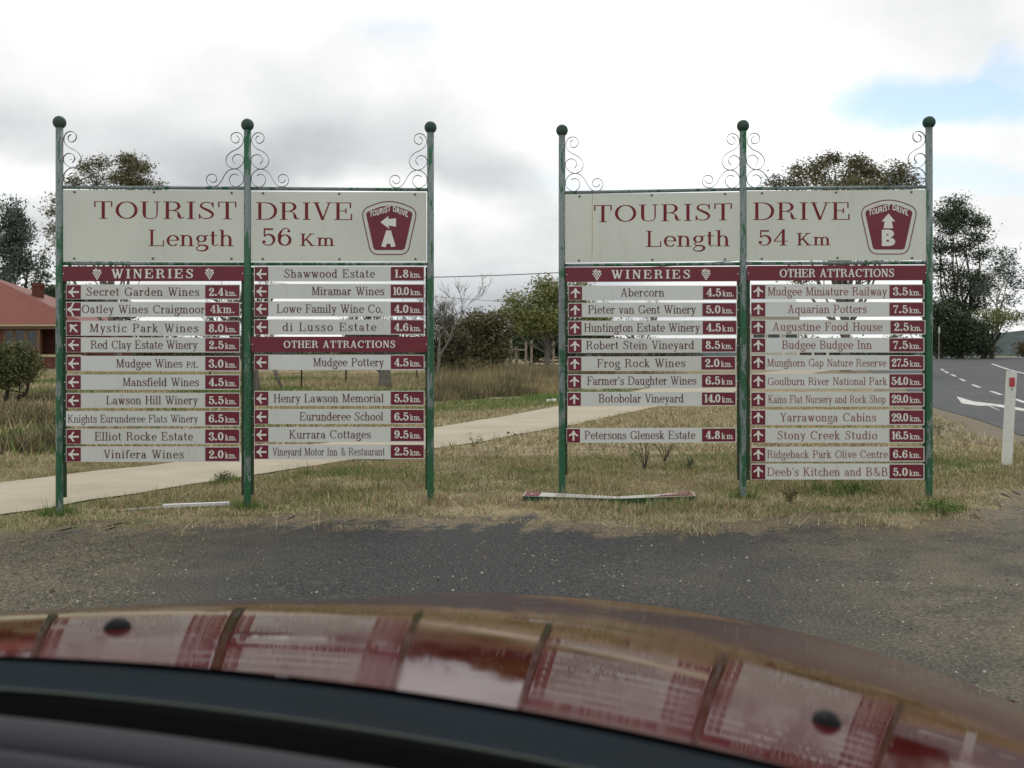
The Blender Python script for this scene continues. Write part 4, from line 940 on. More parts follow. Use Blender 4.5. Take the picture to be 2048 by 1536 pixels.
NE = np.array([hit(*p)[:2] for p in near_edge]); FE = np.array([hit(*p)[:2] for p in far_edge])
def off_path(x, y, pad=.05): return (y < np.interp(x, NE[:, 0], NE[:, 1]) - pad + .10*(fbm(x*2, y*2, 4)-.5)) | (y > np.interp(x, FE[:, 0], FE[:, 1]) + pad)
E_ = np.array(edge)
def off_road(x, y): return x < np.interp(y, E_[:, 1], E_[:, 0]) - .55 + .5 * (fbm(x, y, 6) - .5)
PATCH = [(735, 1060, .22, .09), (330, 1060, .12, .06), (1000, 1046, .25, .08), (1380, 1072, .18, .10), (1320, 1062, .25, .08), (1530, 1060, .22, .07), (1700, 1052, .3, .1), (1780, 1062, .2, .07), (500, 1052, .3, .06)]
PW = [(hit(px, py), rx, ry) for px, py, rx, ry in PATCH]
def verge(x, y):
    """How thickly the short grass grows: thins raggedly towards the gravel."""
    e = front_y(x) + 1.0 * (fbm(x * 2.2, y * 2.2, 2) - .5) + .20
    d = sstep(-.30, .45, y - e) ** 1.3 * (0.30 + 0.7 * sstep(.30, .55, fbm(x*1.6, y*1.6, 12)))
    d = np.maximum(d, .45 * sstep(-.62, -.1, y - e) * sstep(.55, .68, fbm(x*4.5, y*4.5, 55)))
    for p, rx, ry in PW: d = np.maximum(d, .8 * np.exp(-((x - p[0]) / rx)**2 - ((y - p[1]) / ry)**2))
    return d
GREEN = [(1680, 985, .30, .30, 1.0), (1860, 1022, .42, .12, 1.3), (1640, 1022, .35, .10, .6), (440, 966, .10, .2, 1.), (470, 962, .16, .15, .6), (655, 950, .6, .35, .45), (1040, 945, .4, .3, .6), (1240, 940, .4, .35, .4), (1375, 938, .15, .2, .5), (1300, 1012, .25, .07, .9), (1500, 985, .25, .2, .5), (1270, 905, .6, .6, .3), (1900, 930, .5, .8, .5), (1880, 860, .6, 1.2, .6), (1590, 1030, .2, .06, .6), (150, 1015, .2, .15, .35), (700, 985, .4, .3, .2)]
GW = [(hit(px, py), rx, ry, a) for px, py, rx, ry, a in GREEN]
def greenness(x, y):
    g = .03 + .22 * sstep(.5, .75, fbm(x*.9, y*.9, 21))
    for p, rx, ry, a in GW: g = g + a * np.exp(-((x - p[0]) / rx)**2 - ((y - p[1]) / ry)**2) * (0.4 + .9*fbm(x*5, y*5, 8))
    return np.clip(g, 0, 1)
def scatter(n, x0, x1, y0, y1, dens, rng=RNG):
    x = rng.uniform(x0, x1, n); y = rng.uniform(y0, y1, n); k = rng.uniform(0, 1, n) < dens(x, y); return x[k], y[k]
far_enough = lambda x, y: off_path(x, y) & off_road(x, y)
x, y = scatter(620000, -6.5, 7.6, 6.3, 11.5, lambda x, y: verge(x, y) * far_enough(x, y) * (np.abs(x) < y * .6 + .3))
g = RNG.uniform(0, 1, len(x)) < greenness(x, y)
tall = 1 + 1.3 * (fbm(x*3.3, y*3.3, 31) > .62)
h = RNG.gamma(4, .0049, len(x)) * tall
blades('dry_grass', x[~g], y[~g], h[~g], RNG.uniform(.0022, .0042, (~g).sum()), G_DRY, 'short dry straw-coloured grass on the verge around the sign posts', lean=.9)
blades('green_grass', x[g], y[g], h[g]*1.35, RNG.uniform(.0022, .0045, g.sum()), G_GREEN, 'green tufts growing through the dry verge')
x, y = scatter(300000, -10, 12, 11.5, 26, lambda x, y: .9 * far_enough(x, y) * (np.abs(x) < y * .6) * (.35 + .65*sstep(.3, .6, fbm(x*.9, y*.9, 13))))
g = RNG.uniform(0, 1, len(x)) < greenness(x, y) + .05
h = RNG.gamma(4, .011, len(x))
blades('dry_grass', x[~g], y[~g], h[~g], RNG.uniform(.006, .011, (~g).sum()), G_DRY, 'short dry grass of the open ground behind the signs', lean=.9)
# long straw beyond the path, a green strip at its foot
P0, P1 = hit(640, 856), hit(1115, 806)
def strip_d(x, y):
    d = (P1 - P0)[:2]; L = np.linalg.norm(d); d /= L; n = np.array([-d[1], d[0]]); return (x - P0[0]) * n[0] + (y - P0[1]) * n[1], (x - P0[0]) * d[0] + (y - P0[1]) * d[1], L
def gs(x, y):
    s, t, L = strip_d(x, y); w = .55 + .9 * sstep(0, L, t); return (np.abs(s - .9) < w) * (t > -4) * (t < L + 14) * sstep(.25, .5, fbm(x*.8, y*.8, 3))
x, y = scatter(200000, -8, 16, 14, 40, lambda x, y: gs(x, y) * off_path(x, y, .5))
blades('green_strip_grass', x, y, RNG.gamma(4, .018, len(x)), RNG.uniform(.008, .014, len(x)), G_GREEN, 'strip of fresh green grass along the far side of the concrete path')
def tg(x, y):
    s, t, L = strip_d(x, y); px = CX + F * x / y
    return (s > 2.2 + 1.4 * fbm(x*.5, y*.5, 7)) * (px > 858) * (px < 1500) * (y < 46) * (.3 + .7 * sstep(.3, .55, fbm(x*.45, y*.45, 17)))
x, y = scatter(330000, -4, 14, 19, 46, tg)
s = fbm(x*.55, y*.55, 41)
sc = (fbm(x*.55, y*.55, 51) + RNG.uniform(-.12, .12, len(x)) > .50)
cl = fbm(x*1.9, y*1.9, 141)
h = RNG.gamma(7, .070, len(x)) * (.25 + 1.0 * s + .9 * (cl - .35))
sd, _, _ = strip_d(x, y); h = np.maximum(h * (.30 + .70 * sstep(1.5, 6.5, sd)), .08)
blades('tall_dry_grass', x[~sc], y[~sc], h[~sc], RNG.uniform(.006, .012, (~sc).sum()), G_TALL, 'tall straw-coloured grass along the fence between the signs', lean=.48)
blades('low_scrub', x[sc], y[sc], h[sc], RNG.uniform(.007, .013, sc.sum()), G_SCRUB, 'dark twiggy scrub at the foot of the tall dry grass', cat='scrub', lean=.5)
# paddock and the rough bank at the left
def pad(x, y):
    px = CX + F * x / y; return (px < 862) * (y > np.interp(x, FE[:, 0], FE[:, 1]) + 1.2)
x, y = scatter(260000, -26, 0, 12, 52, lambda x, y: pad(x, y) * (.3 + .7 * sstep(.35, .6, fbm(x*.35, y*.35, 61))))
g = fbm(x*.25, y*.25, 71) > .60
blades('paddock_grass', x[~g], y[~g], RNG.gamma(4, .030, (~g).sum()), RNG.uniform(.010, .018, (~g).sum()), G_DRY, 'dry paddock grass behind the left sign', lean=.7)
blades('paddock_green_grass', x[g], y[g], RNG.gamma(4, .030, g.sum()), RNG.uniform(.010, .018, g.sum()), G_GREEN, 'greener patches in the paddock behind the left sign', lean=.7)
def bank(x, y):
    px = CX + F * x / y; py = HOR + F * EYE / y
    m_ = fbm(x*.75, y*.75, 81); return (px < 140) * (py > 790) * (py < 905) * sstep(.38, .60, m_)
x, y = scatter(420000, -14, -5, 11, 28, bank)
hb_ = RNG.gamma(6, .036, len(x)) * (.15 + 1.6 * sstep(.38, .75, fbm(x*.75, y*.75, 81))); hb_ *= .55; tn_ = RNG.uniform(0, 1, len(x)) < .22
blades('tall_dry_grass', x[tn_], y[tn_], hb_[tn_], RNG.uniform(.006, .011, tn_.sum()), G_TALL, 'clumps of straw grass on the bank in front of the house', lean=.9)
x, y, hb_ = x[~tn_], y[~tn_], hb_[~tn_]
blades('bank_scrub', x, y, hb_, RNG.uniform(.006, .011, len(x)), G_SCRUB, 'grey-brown dry scrub on the bank in front of the house', cat='scrub', lean=1.0)

# grass left standing round the post feet
WHICH = ('left', 'middle', 'right')
for S_ in (A_, B_):
    for k_, (px, yb, yt, dep) in enumerate(S_.posts):
        c = S_.A + S_.d * ((px - CX) / F * dep - S_.A[0]) / S_.d[0]; n_ = 420
        x = c[0] + RNG.normal(0, .075, n_); y = c[1] + RNG.normal(0, .05, n_)
        blades('dry_grass', x, y, RNG.gamma(5, .012, n_), RNG.uniform(.002, .004, n_), G_DRY if RNG.random() < .6 else G_GREEN, 'longer grass left standing round the foot of the %s post of the %s sign' % (WHICH[k_], 'left' if S_ is A_ else 'right'), lean=.5)
# weeds
def weed(px, py, r, h, label, n=34, m=None, seed=0, name='weed', woody=False):
    rng = np.random.default_rng(seed + 900); B = hit(px, py); root = empty(name, B, label=label, cat='weed'); mb = MB(); C = []
    for k in range(9 if woody else 6):
        a = rng.uniform(0, 2*math.pi); q = rng.uniform(.3, 1); e = np.array([math.cos(a)*r*q, math.sin(a)*r*q*.8, h * rng.uniform(.6, 1)])
        mb.tube([(0, 0, -.01), e * (.35, .35, .55), e], [.004, .003, .0015], 4); C += [e * f for f in (.55, .75, 1.0)]
    mb.build('stalks', B_DARK if woody else G_SCRUB, root)
    V, Fc = leaves_mesh(np.array(C), max(2, n // 6), np.array([r*.20, r*.20, h*.12]), .022 if h < .25 else .03, rng, .8); mesh('leaves', V, Fc, m or L_OLIVE, root)
weed(1375, 945, .11, .16, 'dark green weed in the grass under the right sign, by the middle post', 60, L_DARK, 1)
weed(1290, 940, .24, .42, 'straggly brown-stemmed weed under the lowest left slat of the right sign', 26, L_OLIVE, 2, woody=True)
weed(1330, 925, .16, .30, 'thin reddish weed beside the straggly one under the right sign', 16, L_RUST, 3, woody=True)
weed(440, 966, .12, .10, 'low dark green weed on the edge of the path left of the middle post', 70, L_DARK, 4)
weed(948, 893, .16, .16, 'spiky grass-green weed at the edge of the path between the signs', 40, L_OLIVE, 5)
weed(1580, 1010, .07, .14, 'dead brown weed in the grass below the second column of the right sign', 60, L_RUST, 6)
weed(1880, 870, .14, .20, 'green weed behind the right-hand post of the right sign', 70, L_OLIVE, 7)
weed(1700, 990, .14, .12, 'bright green clump in the grass under the right sign', 120, G_GREEN, 8)
weed(1890, 1030, .20, .10, 'wide green grass clump at the foot of the right-hand post', 200, G_GREEN, 9)
# ------------------------------------------------------------------ gravel and litter
def stones(name, n, x0, x1, y0, y1, r0, r1, stops, dens, label, rng=RNG):
    x, y = scatter(n, x0, x1, y0, y1, dens, rng); n = len(x); r = rng.gamma(3, (r1 - r0) / 3, n) + r0
    D = np.array([(1,0,0),(-.5,.87,0),(-.5,-.87,0),(.2,.1,.75)]); V = D[None] * r[:, None, None] * rng.uniform(.6, 1.3, (n, 4, 1))
    a = rng.uniform(0, 6.28, n); c, s = np.cos(a)[:, None], np.sin(a)[:, None]
    W = np.stack([V[..., 0]*c - V[..., 1]*s + x[:, None], V[..., 0]*s + V[..., 1]*c + y[:, None], V[..., 2] + gz(x, y)[:, None] + .008], 2)
    Fc = np.array([(0,1,3),(1,2,3),(2,0,3)]); Fc = (Fc[None] + 4 * np.arange(n)[:, None, None]).reshape(-1, 3)
    return tag(mesh(name, W.reshape(-1, 3), Fc, grass_mat(name + '_stone', stops)), label, 'gravel', kind='stuff')
inside = lambda x, y: (y < front_y(x) + .1 + .45 * (fbm(x*2.6, y*2.6, 77) - .4)) & (x < 7)
stones('gravel', 70000, -5, 6, 1.9, 8.6, .0022, .0052, [(.02, .02, .02), (.05, .05, .048), (.10, .095, .085), (.19, .175, .145), (.06, .055, .05)], lambda x, y: inside(x, y) * 1.0 * (.25 + .75 * fbm(x*2, y*2, 5)), 'loose dark gravel over the worn forecourt')
stones('pale_gravel', 11000, -5, 6, 2.2, 8.8, .003, .0065, [(.30, .27, .22), (.42, .40, .36), (.20, .15, .10), (.55, .54, .50), (.26, .13, .07)], lambda x, y: inside(x, y) * sstep(.35, .7, fbm(x*1.1, y*1.1, 15)), 'scattered pale and reddish stones on the forecourt')
stones('left_gravel', 60000, -5, -1.2, 2.9, 6.6, .004, .008, [(.12, .105, .07), (.20, .175, .12), (.28, .25, .18), (.07, .06, .045)], lambda x, y: inside(x, y) * sstep(-1.5, -2.3, x + .28 * (y - 5) + .9 * (fbm(x*1.5, y*1.5, 25) - .5)), 'coarse tan gravel at the left of the forecourt')

# fallen slat, face up and bent into a shallow V, on its green rail
B = hit(1045, 1003)
r = empty('fallen_slat', B, label='broken slat lying bent in a V on the grass below the right sign', cat='sign slat')
def g3(px, py, up=0.0): p = hit(px, py) - B; return p + (0, 0, up)
q0, q1, q2 = g3(1045, 1003), g3(1237, 1009), g3(1392, 1003)
M_FALLEN = mat('muddied_slat', (.42, .42, .38), .6, .3); M_DULLRED = mat('dulled_maroon', (.17, .05, .06), .7, .2)
M_GREENRAIL = mat('dark_green_rail', (.010, .055, .030), 0.5, 0.3)
def tilt(p, y, n): return (.0 + .20 * min(1, abs(p[0] - .72) / .72)) * y if TILT else 0.0
TILT = True
def fallen(name, a, b, ya, yb, za, zb, m, parent):
    """A long bar from a to b: from ya to yb behind its front line, from za to zb above it."""
    a, b = np.array(a), np.array(b); n = np.array([-(b-a)[1], (b-a)[0], 0]); n /= np.linalg.norm(n)
    Q = [a + n*ya + (0,0,za), b + n*ya + (0,0,za), b + n*yb + (0,0,za), a + n*yb + (0,0,za)]; Q = [p + (0, 0, tilt(p, q, n)) for p, q in zip(Q, (ya, ya, yb, yb))]; U = [p + (0, 0, zb - za) for p in Q]
    return MB().add(Q + U, [(0,3,2,1),(4,5,6,7),(0,1,5,4),(1,2,6,5),(2,3,7,6),(3,0,4,7)]).build(name, m, parent)
for k, (a, b_) in enumerate(((q0, q1), (q1, q2))):
    fallen('rail', a, b_, 0, .045, .002, .040, M_GREENRAIL, r)
    sl = fallen('slat', a, b_, -.004, .100, .044, .047, M_FALLEN, r)
    d = b_ - a; pt = lambda f: a + d * f
    if k == 0:
        fallen('arrow_panel', pt(.012), pt(.17), .003, .098, .0475, .0482, M_DULLRED, sl)
        u = d / np.linalg.norm(d); n = np.array([-u[1], u[0], 0]); o = a + d * .09 + n * .05 + (0, 0, .0486 + .009); MBa = MB()
        for (p0, p1, w, zz) in (((0, -.035), (0, .030), .012, 0), ((-.028, .004), (.002, .036), .011, .0001), ((.028, .004), (-.002, .036), .011, .0002)):
            p0, p1 = np.array(p0), np.array(p1); t_ = (p1 - p0) / np.linalg.norm(p1 - p0); s_ = np.array([-t_[1], t_[0]]) * w / 2
            MBa.add([o + u*q[0] + n*q[1] + (0, 0, zz) for q in (p0 - s_, p1 - s_, p1 + s_, p0 + s_)], [(3, 2, 1, 0)])
        MBa.build('arrow', M_WHITE, sl)
        mbx = MB(); rg = np.random.default_rng(3)
        for q in range(16):
            f = .36 + q * .037; mbx.add([o - d*.09 + d*(f + dx) + n*dy + (0, 0, .0001) for dx, dy in ((0, -.022), (.012, -.022), (.012, .012 + .02*rg.random()), (0, .012))], [(0, 1, 2, 3)])
        mbx.build('worn_lettering', M_TEXT, sl)
    else:
        fallen('distance_panel', pt(.42), pt(.985), .003, .098, .0475, .0482, M_DULLRED, sl)
        u = d / np.linalg.norm(d); n = np.array([-u[1], u[0], 0]); mbx = MB()
        for q in range(9):
            f = .56 + q * .042; mbx.add([a + d*(f + dx) + n*dy + (0, 0, .0488 + .009) for dx, dy in ((0, .022), (.020, .022), (.020, .062), (0, .070 if q < 3 else .055))], [(0, 1, 2, 3)])
        mbx.build('worn_lettering', mat('pink_worn_paint', (.45, .30, .30), .7), sl)
TILT = False
# white batten half sunk in the grass
a, b_ = hit(325, 1019), hit(458, 1014)
r = empty('white_batten', a, label='white metal batten lying in the grass below the left sign', cat='batten')
fallen('batten', a - a, b_ - a, 0, .05, .012, .036, mat('white_painted_metal', (.60, .61, .61), .35, .5), r)
fallen('dull_end', hit(250, 1024) - a, (0, 0, 0), 0, .05, -.004, .018, mat('muddy_metal', (.30, .28, .23), .8), r)

# scraps
def scrap(px, py, w, h, m, label, name, cat):
    B = hit(px, py); mb = MB(); mb.add([(-w/2, 0, .005), (w/2, 0, .008), (w*.4, h*.6, h), (-w*.4, h*.7, h*.8), (0, h, h*.3)], [(0, 1, 2, 3), (3, 2, 4)])
    o = mb.build(name, m); o.location = B; tag(o, label, cat)
scrap(1103, 805, .30, .10, M_WHITE, 'white scrap of litter in the green grass just left of the right sign', 'litter_scrap', 'litter')
scrap(937, 813, .30, .07, mat('tan_clod', (.40, .30, .18), .9), 'tan scrap on the green strip beyond the path', 'litter_scrap', 'litter')
rk = hit(1030, 872); mb = MB(); rg = np.random.default_rng(8)
for k in range(14):
    a = rg.normal(0, 1, 3) * (.09, .05, .02); s = rg.uniform(.02, .05); mb.add([a + s*np.array(v) for v in ((1,0,0),(-.5,.8,0),(-.5,-.8,0),(0,0,.9))], [(0,1,3),(1,2,3),(2,0,3)])
o = mb.build('dung_heap', mat('dark_clod', (.045, .038, .03), .95)); o.location = rk; tag(o, 'small dark heap of clods on the near edge of the path', 'clod heap')

# guide post at the road
gp = hit(2013, 930); dep = gp[1]; r = empty('guide_post', gp, label='white roadside guide post with a red reflector, leaning right', cat='guide post')
k = dep / F; top = (930 - 742) * k
M_POST = mat('white_post_plastic', (.66, .68, .64), .5, .3); _t = NT(M_POST); _x = _t.xyz()
_t.base(_t.mix(_t.step(_t.noise(16, 5, .7), .50, .75, 0, .6), (.66, .68, .64), (.42, .41, .36)))
mb = MB(); W = 11.0 * k; ln = 10.5 * k; n = 8
V = []
for i in range(n + 1):
    f = i / n; cxo = ln * f ** 1.15
    for j, (xx, yy) in enumerate(((-W, 0), (-W*.8, -.012), (0, -.020), (W*.8, -.012), (W, 0), (W*.8, .010), (0, .004), (-W*.8, .010))): V.append((cxo + xx, yy, -.1 + (top + .1) * f - (0.008 if abs(xx) > W*.9 and i == n else 0)))
Fc = [[i*8+j, i*8+(j+1) % 8, (i+1)*8+(j+1) % 8, (i+1)*8+j] for i in range(n) for j in range(8)] + [list(range(n*8, n*8+8)), list(range(8))[::-1]]
mesh('post_blade', V, Fc, M_POST, r)
zr = (930 - 764) * k; xr = ln * (zr / top) ** 1.15
MB().box(xr - 5*k, xr + 5*k, -.027, -.019, zr - 9*k, zr + 9*k).build('reflector', mat('red_reflector', (.42, .005, .008), .15, .8), r)
MB().box(xr - 1.2*k, xr + 1.2*k, -.024, -.019, zr - 16*k, zr - 13*k).build('rivet', M_BOLT, r)

# small marker sign at the far side of the road
gp = hit(1878, 718.5) ; gp = at(1878, 70); k = gp[1] / F
r = empty('marker_post', gp, label='thin pole with a small pale plate at the roadside behind the right sign', cat='marker post')
MB().tube([(0, 0, 0), (0, 0, (HOR + EYE/k - 672) * k)], .03, 8).build('pole', B_PALE, r)
MB().box(-.06, .06, -.05, -.03, (HOR + EYE/k - 684) * k, (HOR + EYE/k - 672) * k).build('plate', mat('pale_plate', (.55, .56, .55), .5), r)

# ------------------------------------------------------------------ fences and yard
M_WOOD = bark_mat('weathered_timber', (.16, .13, .10), (.34, .30, .25)); M_STEEL = mat('rusty_picket', (.045, .032, .026), .8, .2); M_WIRE = mat('wire', (.10, .10, .10), .5, .5)
fp = [(420, 776, 710, 0), (603, 779, 706, 0), (692, 774, 706, 0), (835, 765, 708, .03), (905, 757, 712, -.06), (985, 752, 712, 0), (1078, 748, 712, 0), (1170, 745, 712, 0), (1275, 742, 712, 0), (1385, 740, 712, 0)]
r0 = at(fp[0][0], 37.5); r = empty('wire_fence', r0, label='thin wire fence on dark steel pickets crossing the paddock behind the signs', cat='fence')
pts = []
for px, yb, yt, lean in fp:
    d = EYE * F / (yb - HOR) ; p = at(px, d) - r0; pts.append(p); h = (yb - yt) / F * d
    mb = MB(); mb.tube([p + (0, 0, -.1), p + (lean*h*-3, 0, h)], .032, 6); mb.build('picket', M_STEEL, r)
for h in (.25, .55, .85, 1.15):
    MB().tube([p + (0, 0, h) for p in pts], .006, 4).build('wire', M_WIRE, r)
r0 = at(1022, 60); r = empty('timber_yard_rail', r0, label='weathered timber yard posts with a top rail in the tall grass', cat='fence')
for px, yt in ((1022, 692), (1052, 695), (1063, 695), (1033, 704), (1107, 697)):
    p = at(px, 60 if px != 1033 else 50) - r0; h = EYE + (HOR - yt) / F * 60 - 0
    MB().tube([p + (0, 0, -.1), p + (0, 0, h)], .075, 7).build('post', M_WOOD, r)
MB().tube([at(1023, 60, 699) - r0, at(1053, 60, 700) - r0], .05, 6).build('rail', M_WOOD, r)

# power line: poles stand behind the middle posts of the two signs
def pole(px, d, ytop, label, name='power_pole'):
    b = at(px, d); r = empty(name, b, label=label, cat='pole'); h = EYE + (HOR - ytop) / F * d - b[2]
    MB().tube([(0, 0, -.2), (0, 0, h)], [.13, .09], 10).build('shaft', B_GREY, r)
    MB().box(-.09, .09, -.09, .09, h - .25, h + .04).build('cap', B_DARK, r); return b + (0, 0, h)
p0 = pole(495, 70, 556, 'timber power pole hidden behind the middle post of the left sign'); p1 = pole(1486, 70, 520, 'timber power pole hidden behind the middle post of the right sign'); p2 = pole(1124, 62, 611, 'short service pole behind the left post of the right sign')
def cable(a, b, sag, rad, label):
    P = [a + (b - a) * t - np.array([0, 0, sag * 4 * t * (1 - t)]) for t in np.linspace(0, 1, 25)]; o = MB().tube([p - a for p in P], rad, 5).build('power_cable', mat('black_cable', (.03, .03, .035), .6)); o.location = a; tag(o, label, 'power cable')
cable(p0, p1, .45, .030, 'black power cable crossing the grey sky between the two signs')
cable(p0 + (0, 0, -.15), p2, .10, .014, 'thin service wire dropping right to the willow-like tree')
cable(p1 + (0, 0, -.1), at(2700, 100, 535), .5, .014, 'faint wire crossing the sky behind the gums at the right edge')

# ------------------------------------------------------------------ brick house at the left
D = 60.0; k = D / F
hb = at(20, D); r = empty('brick_house', hb, label='brick house with a red iron hip roof and dark verandah', cat='house')
def hp(px, py, dy=0.0): p = at(px, D, py) - hb; return p + (0, dy, 0)
M_ROOF = mat('red_roof_iron', (.34, .10, .075), .55, .3); _t = NT(M_ROOF); _n = _t.noise(.6, 4, .6)
_wv = _t.n('ShaderNodeTexWave'); _wv.inputs['Scale'].default_value = 2.1; _t.l(_t.pos(), _wv.inputs['Vector'])
_t.base(_t.mix(_t.step(_wv.outputs['Fac'], .2, .8, 0, .25), _t.ramp(_n, [(.3, (.20, .060, .042)), (.7, (.25, .080, .055))]), (.15, .04, .03)))
M_BRICK = mat('dark_red_brick', (.13, .045, .030), .9, .1)
_t = NT(M_BRICK); _b = _t.n('ShaderNodeTexBrick'); _b.inputs['Scale'].default_value = 4.0; _b.inputs['Color1'].default_value = (.14, .045, .03, 1); _b.inputs['Color2'].default_value = (.10, .035, .025, 1); _b.inputs['Mortar'].default_value = (.16, .12, .10, 1)
_mp = _t.n('ShaderNodeMapping'); _mp.inputs['Rotation'].default_value = (math.radians(90), 0, 0); _t.l(_t.pos(), _mp.inputs[0]); _t.l(_mp.outputs[0], _b.inputs['Vector']); _t.base(_b.outputs['Color'])
M_CREAM = mat('cream_gutter', (.44, .40, .22), .5); M_TIMB = mat('brown_timber', (.16, .10, .06), .7); M_GLASS = mat('dark_window_glass', (.010, .018, .018), .06, .6)
eL, eR, eye_y, ridge_y = -420, 176, 648, 556
dp = 9.0
a, b, c, d = hp(eL, eye_y), hp(eR, eye_y), hp(eR, eye_y, dp), hp(eL, eye_y, dp)
up = hp(0, 535)[2]
t0, t1 = (a + d) / 2, (b + c) / 2; t0 = np.array([t0[0] + 4.5, dp/2, up]); t1 = np.array([hp(-112, 0)[0], dp/2, up])
th = np.array([0, 0, -.12])
MB().add([a, b, c, d, t0, t1, a+th, b+th, c+th, d+th], [(0,1,5,4),(1,2,5),(2,3,4,5),(3,0,4),(0,6,7,1),(1,7,8,2),(2,8,9,3),(3,9,6,0),(6,9,8,7)]).build('roof', M_ROOF, r)
z1 = a[2]
def hbx(name, x0, x1, y0, y1, z0, z1, m, par=r): return MB().box(x0, x1, y0, y1, z0, z1).build(name, m, par)
hbx('gutter', a[0], b[0], -.14, -.01, z1 - .13, z1 - .03, M_CREAM); hbx('fascia', a[0] + .05, b[0] - .05, .0, .04, z1 - .30, z1 - .125, M_TIMB)
wl, wr = a[0] + .5, b[0] - .5
wall = hbx('wall', wl, wr, 1.9, 2.15, -.3, z1 - .14, M_BRICK); hbx('side_wall', wr - .25, wr, 2.16, dp - .6, -.3, z1 - .14, M_BRICK)
bay1 = hp(76, 0)[0]
hbx('projecting_wall', wl, bay1, .35, .6, -.3, z1 - .31, M_BRICK)
for x0, x1 in ((7, 20), (27, 43), (51, 68)):
    X0, X1 = hp(x0, 0)[0], hp(x1, 0)[0]; z0, zz = hp(0, 696)[2], hp(0, 661)[2]
    f = MB(); f.box(X0 - .12, X1 + .12, .27, .345, z0 - .12, z0); f.box(X0 - .12, X1 + .12, .27, .345, zz, zz + .06); f.box(X0 - .12, X0, .27, .345, z0, zz); f.box(X1, X1 + .12, .27, .345, z0, zz)
    w = f.build('window', M_TIMB, r); hbx('pane', X0, X1, .30, .33, z0, zz, M_GLASS, w)
for px in (76, 168): X0 = hp(px, 0)[0]; hbx('verandah_post', X0 - .06, X0 + .06, .08, .20, -.3, z1 - .31, M_TIMB)
hbx('verandah_wall', bay1 + .08, wr, .22, .34, -.3, hp(0, 714)[2], M_BRICK); hbx('verandah_sill', bay1 + .08, wr, .18, .38, hp(0, 714)[2] + .002, hp(0, 709)[2], M_CREAM)
hbx('verandah_floor', bay1 + .08, wr, .35, 1.89, -.3, .0, M_TIMB)
cx_ = hp(18, 0)[0]; ch = MB(); z0 = hp(0, 600)[2]; zc = hp(0, 557)[2]; ch.box(cx_ - .26, cx_ + .26, 3.4, 3.95, z0 - .2, zc); ch.box(cx_ - .31, cx_ + .31, 3.35, 4.0, zc - .22, zc - .08); ch.build('chimney', M_BRICK, r)

# pale cottage seen between the slats of the right-hand sign
D2 = 74.0; hb2 = at(1560, D2); r = empty('cottage', hb2, label='pale cottage with grey roof glimpsed between the slats of the right sign', cat='house')
def h2(px, py, dy=0.0): p = at(px, D2, py) - hb2; return p + (0, dy, 0)
M_CLAD = mat('cream_cladding', (.52, .50, .42), .7); M_GROOF = mat('grey_roof_iron', (.36, .38, .40), .5); M_ORANGE = mat('ochre_gable', (.42, .20, .07), .8)
a, b = h2(1500, 628), h2(1612, 628); c, d = b + (0, 6, 0), a + (0, 6, 0); rz_ = h2(0, 592)[2]
MB().add([a, b, c, d, ((a+d)/2)[:2].tolist() + [rz_], ((b+c)/2)[:2].tolist() + [rz_]], [(0,1,5,4),(2,3,4,5),(0,3,2,1)]).build('roof', M_GROOF, r)
for q, e in ((a, .12), (b, -.12)): x = q[0] + e; MB().add([(x, .3, a[2]-.002), (x, 5.7, a[2]-.002), (x, 3, rz_ - .12), (x+.05, .3, a[2]-.002), (x+.05, 5.7, a[2]-.002), (x+.05, 3, rz_ - .12)], [(0,2,1),(3,4,5),(0,3,5,2),(1,2,5,4)]).build('gable', M_ORANGE, r)
hbx('wall', a[0] + .35, b[0] - .35, .4, 5.6, -.2, a[2] - .004, M_CLAD, r)
for px in (1520, 1550, 1585): X0 = h2(px, 0)[0]; w = hbx('window', X0 - .5, X0 + .5, .33, .395, 1.3, 2.5, M_WHITE, r); hbx('pane', X0 - .42, X0 + .42, .30, .325, 1.38, 2.42, M_GLASS, w)

# white rail fence in front of the cottage
r0 = at(1567, 62); r = empty('white_rail_fence', r0, label='white post and rail fence glimpsed between slats of the right sign', cat='fence')
x0_, x1_ = 0.0, (at(1685, 62) - r0)[0]
for i in range(5): x = x0_ + (x1_ - x0_) * i / 4; hbx('post', x - .06, x + .06, -.06, .06, -.1, 1.35, M_WHITE, r)
for z in (.55, 1.15): hbx('rail', x0_, x1_, -.10, -.062, z, z + .14, M_WHITE, r)

# ------------------------------------------------------------------ far hills
M_HILL = mat('wooded_hills', (.05, .065, .06), .95, .05); _t = NT(M_HILL); _n = _t.noise(.02, 6, .7); _t.base(_t.ramp(_n, [(.3, (.045, .060, .060)), (.7, (.085, .105, .105))]))
V = []; n = 160
for i in range(n + 1):
    a = math.radians(-60 + 120 * i / n); d = 3000.0; px = CX + F * math.tan(a)
    h = 18 + 30 * vnoise(i * .23, 1.5, 3) + 10 * vnoise(i * .9, 4.5, 9) + 34 * float(np.exp(-((px - 2090) / 160) ** 2))
    for dd, hh in ((-500, -5), (-160, h * .55), (0, h), (400, -5)): V.append((math.sin(a) * (d + dd), math.cos(a) * (d + dd), .95 + hh))
V = np.array(V); i, j = np.meshgrid(np.arange(3), np.arange(n)); q = (j * 4 + i).ravel()
tag(mesh('hills', V, np.stack([q, q + 4, q + 5, q + 1], 1), M_HILL, smooth=True), kind='structure')

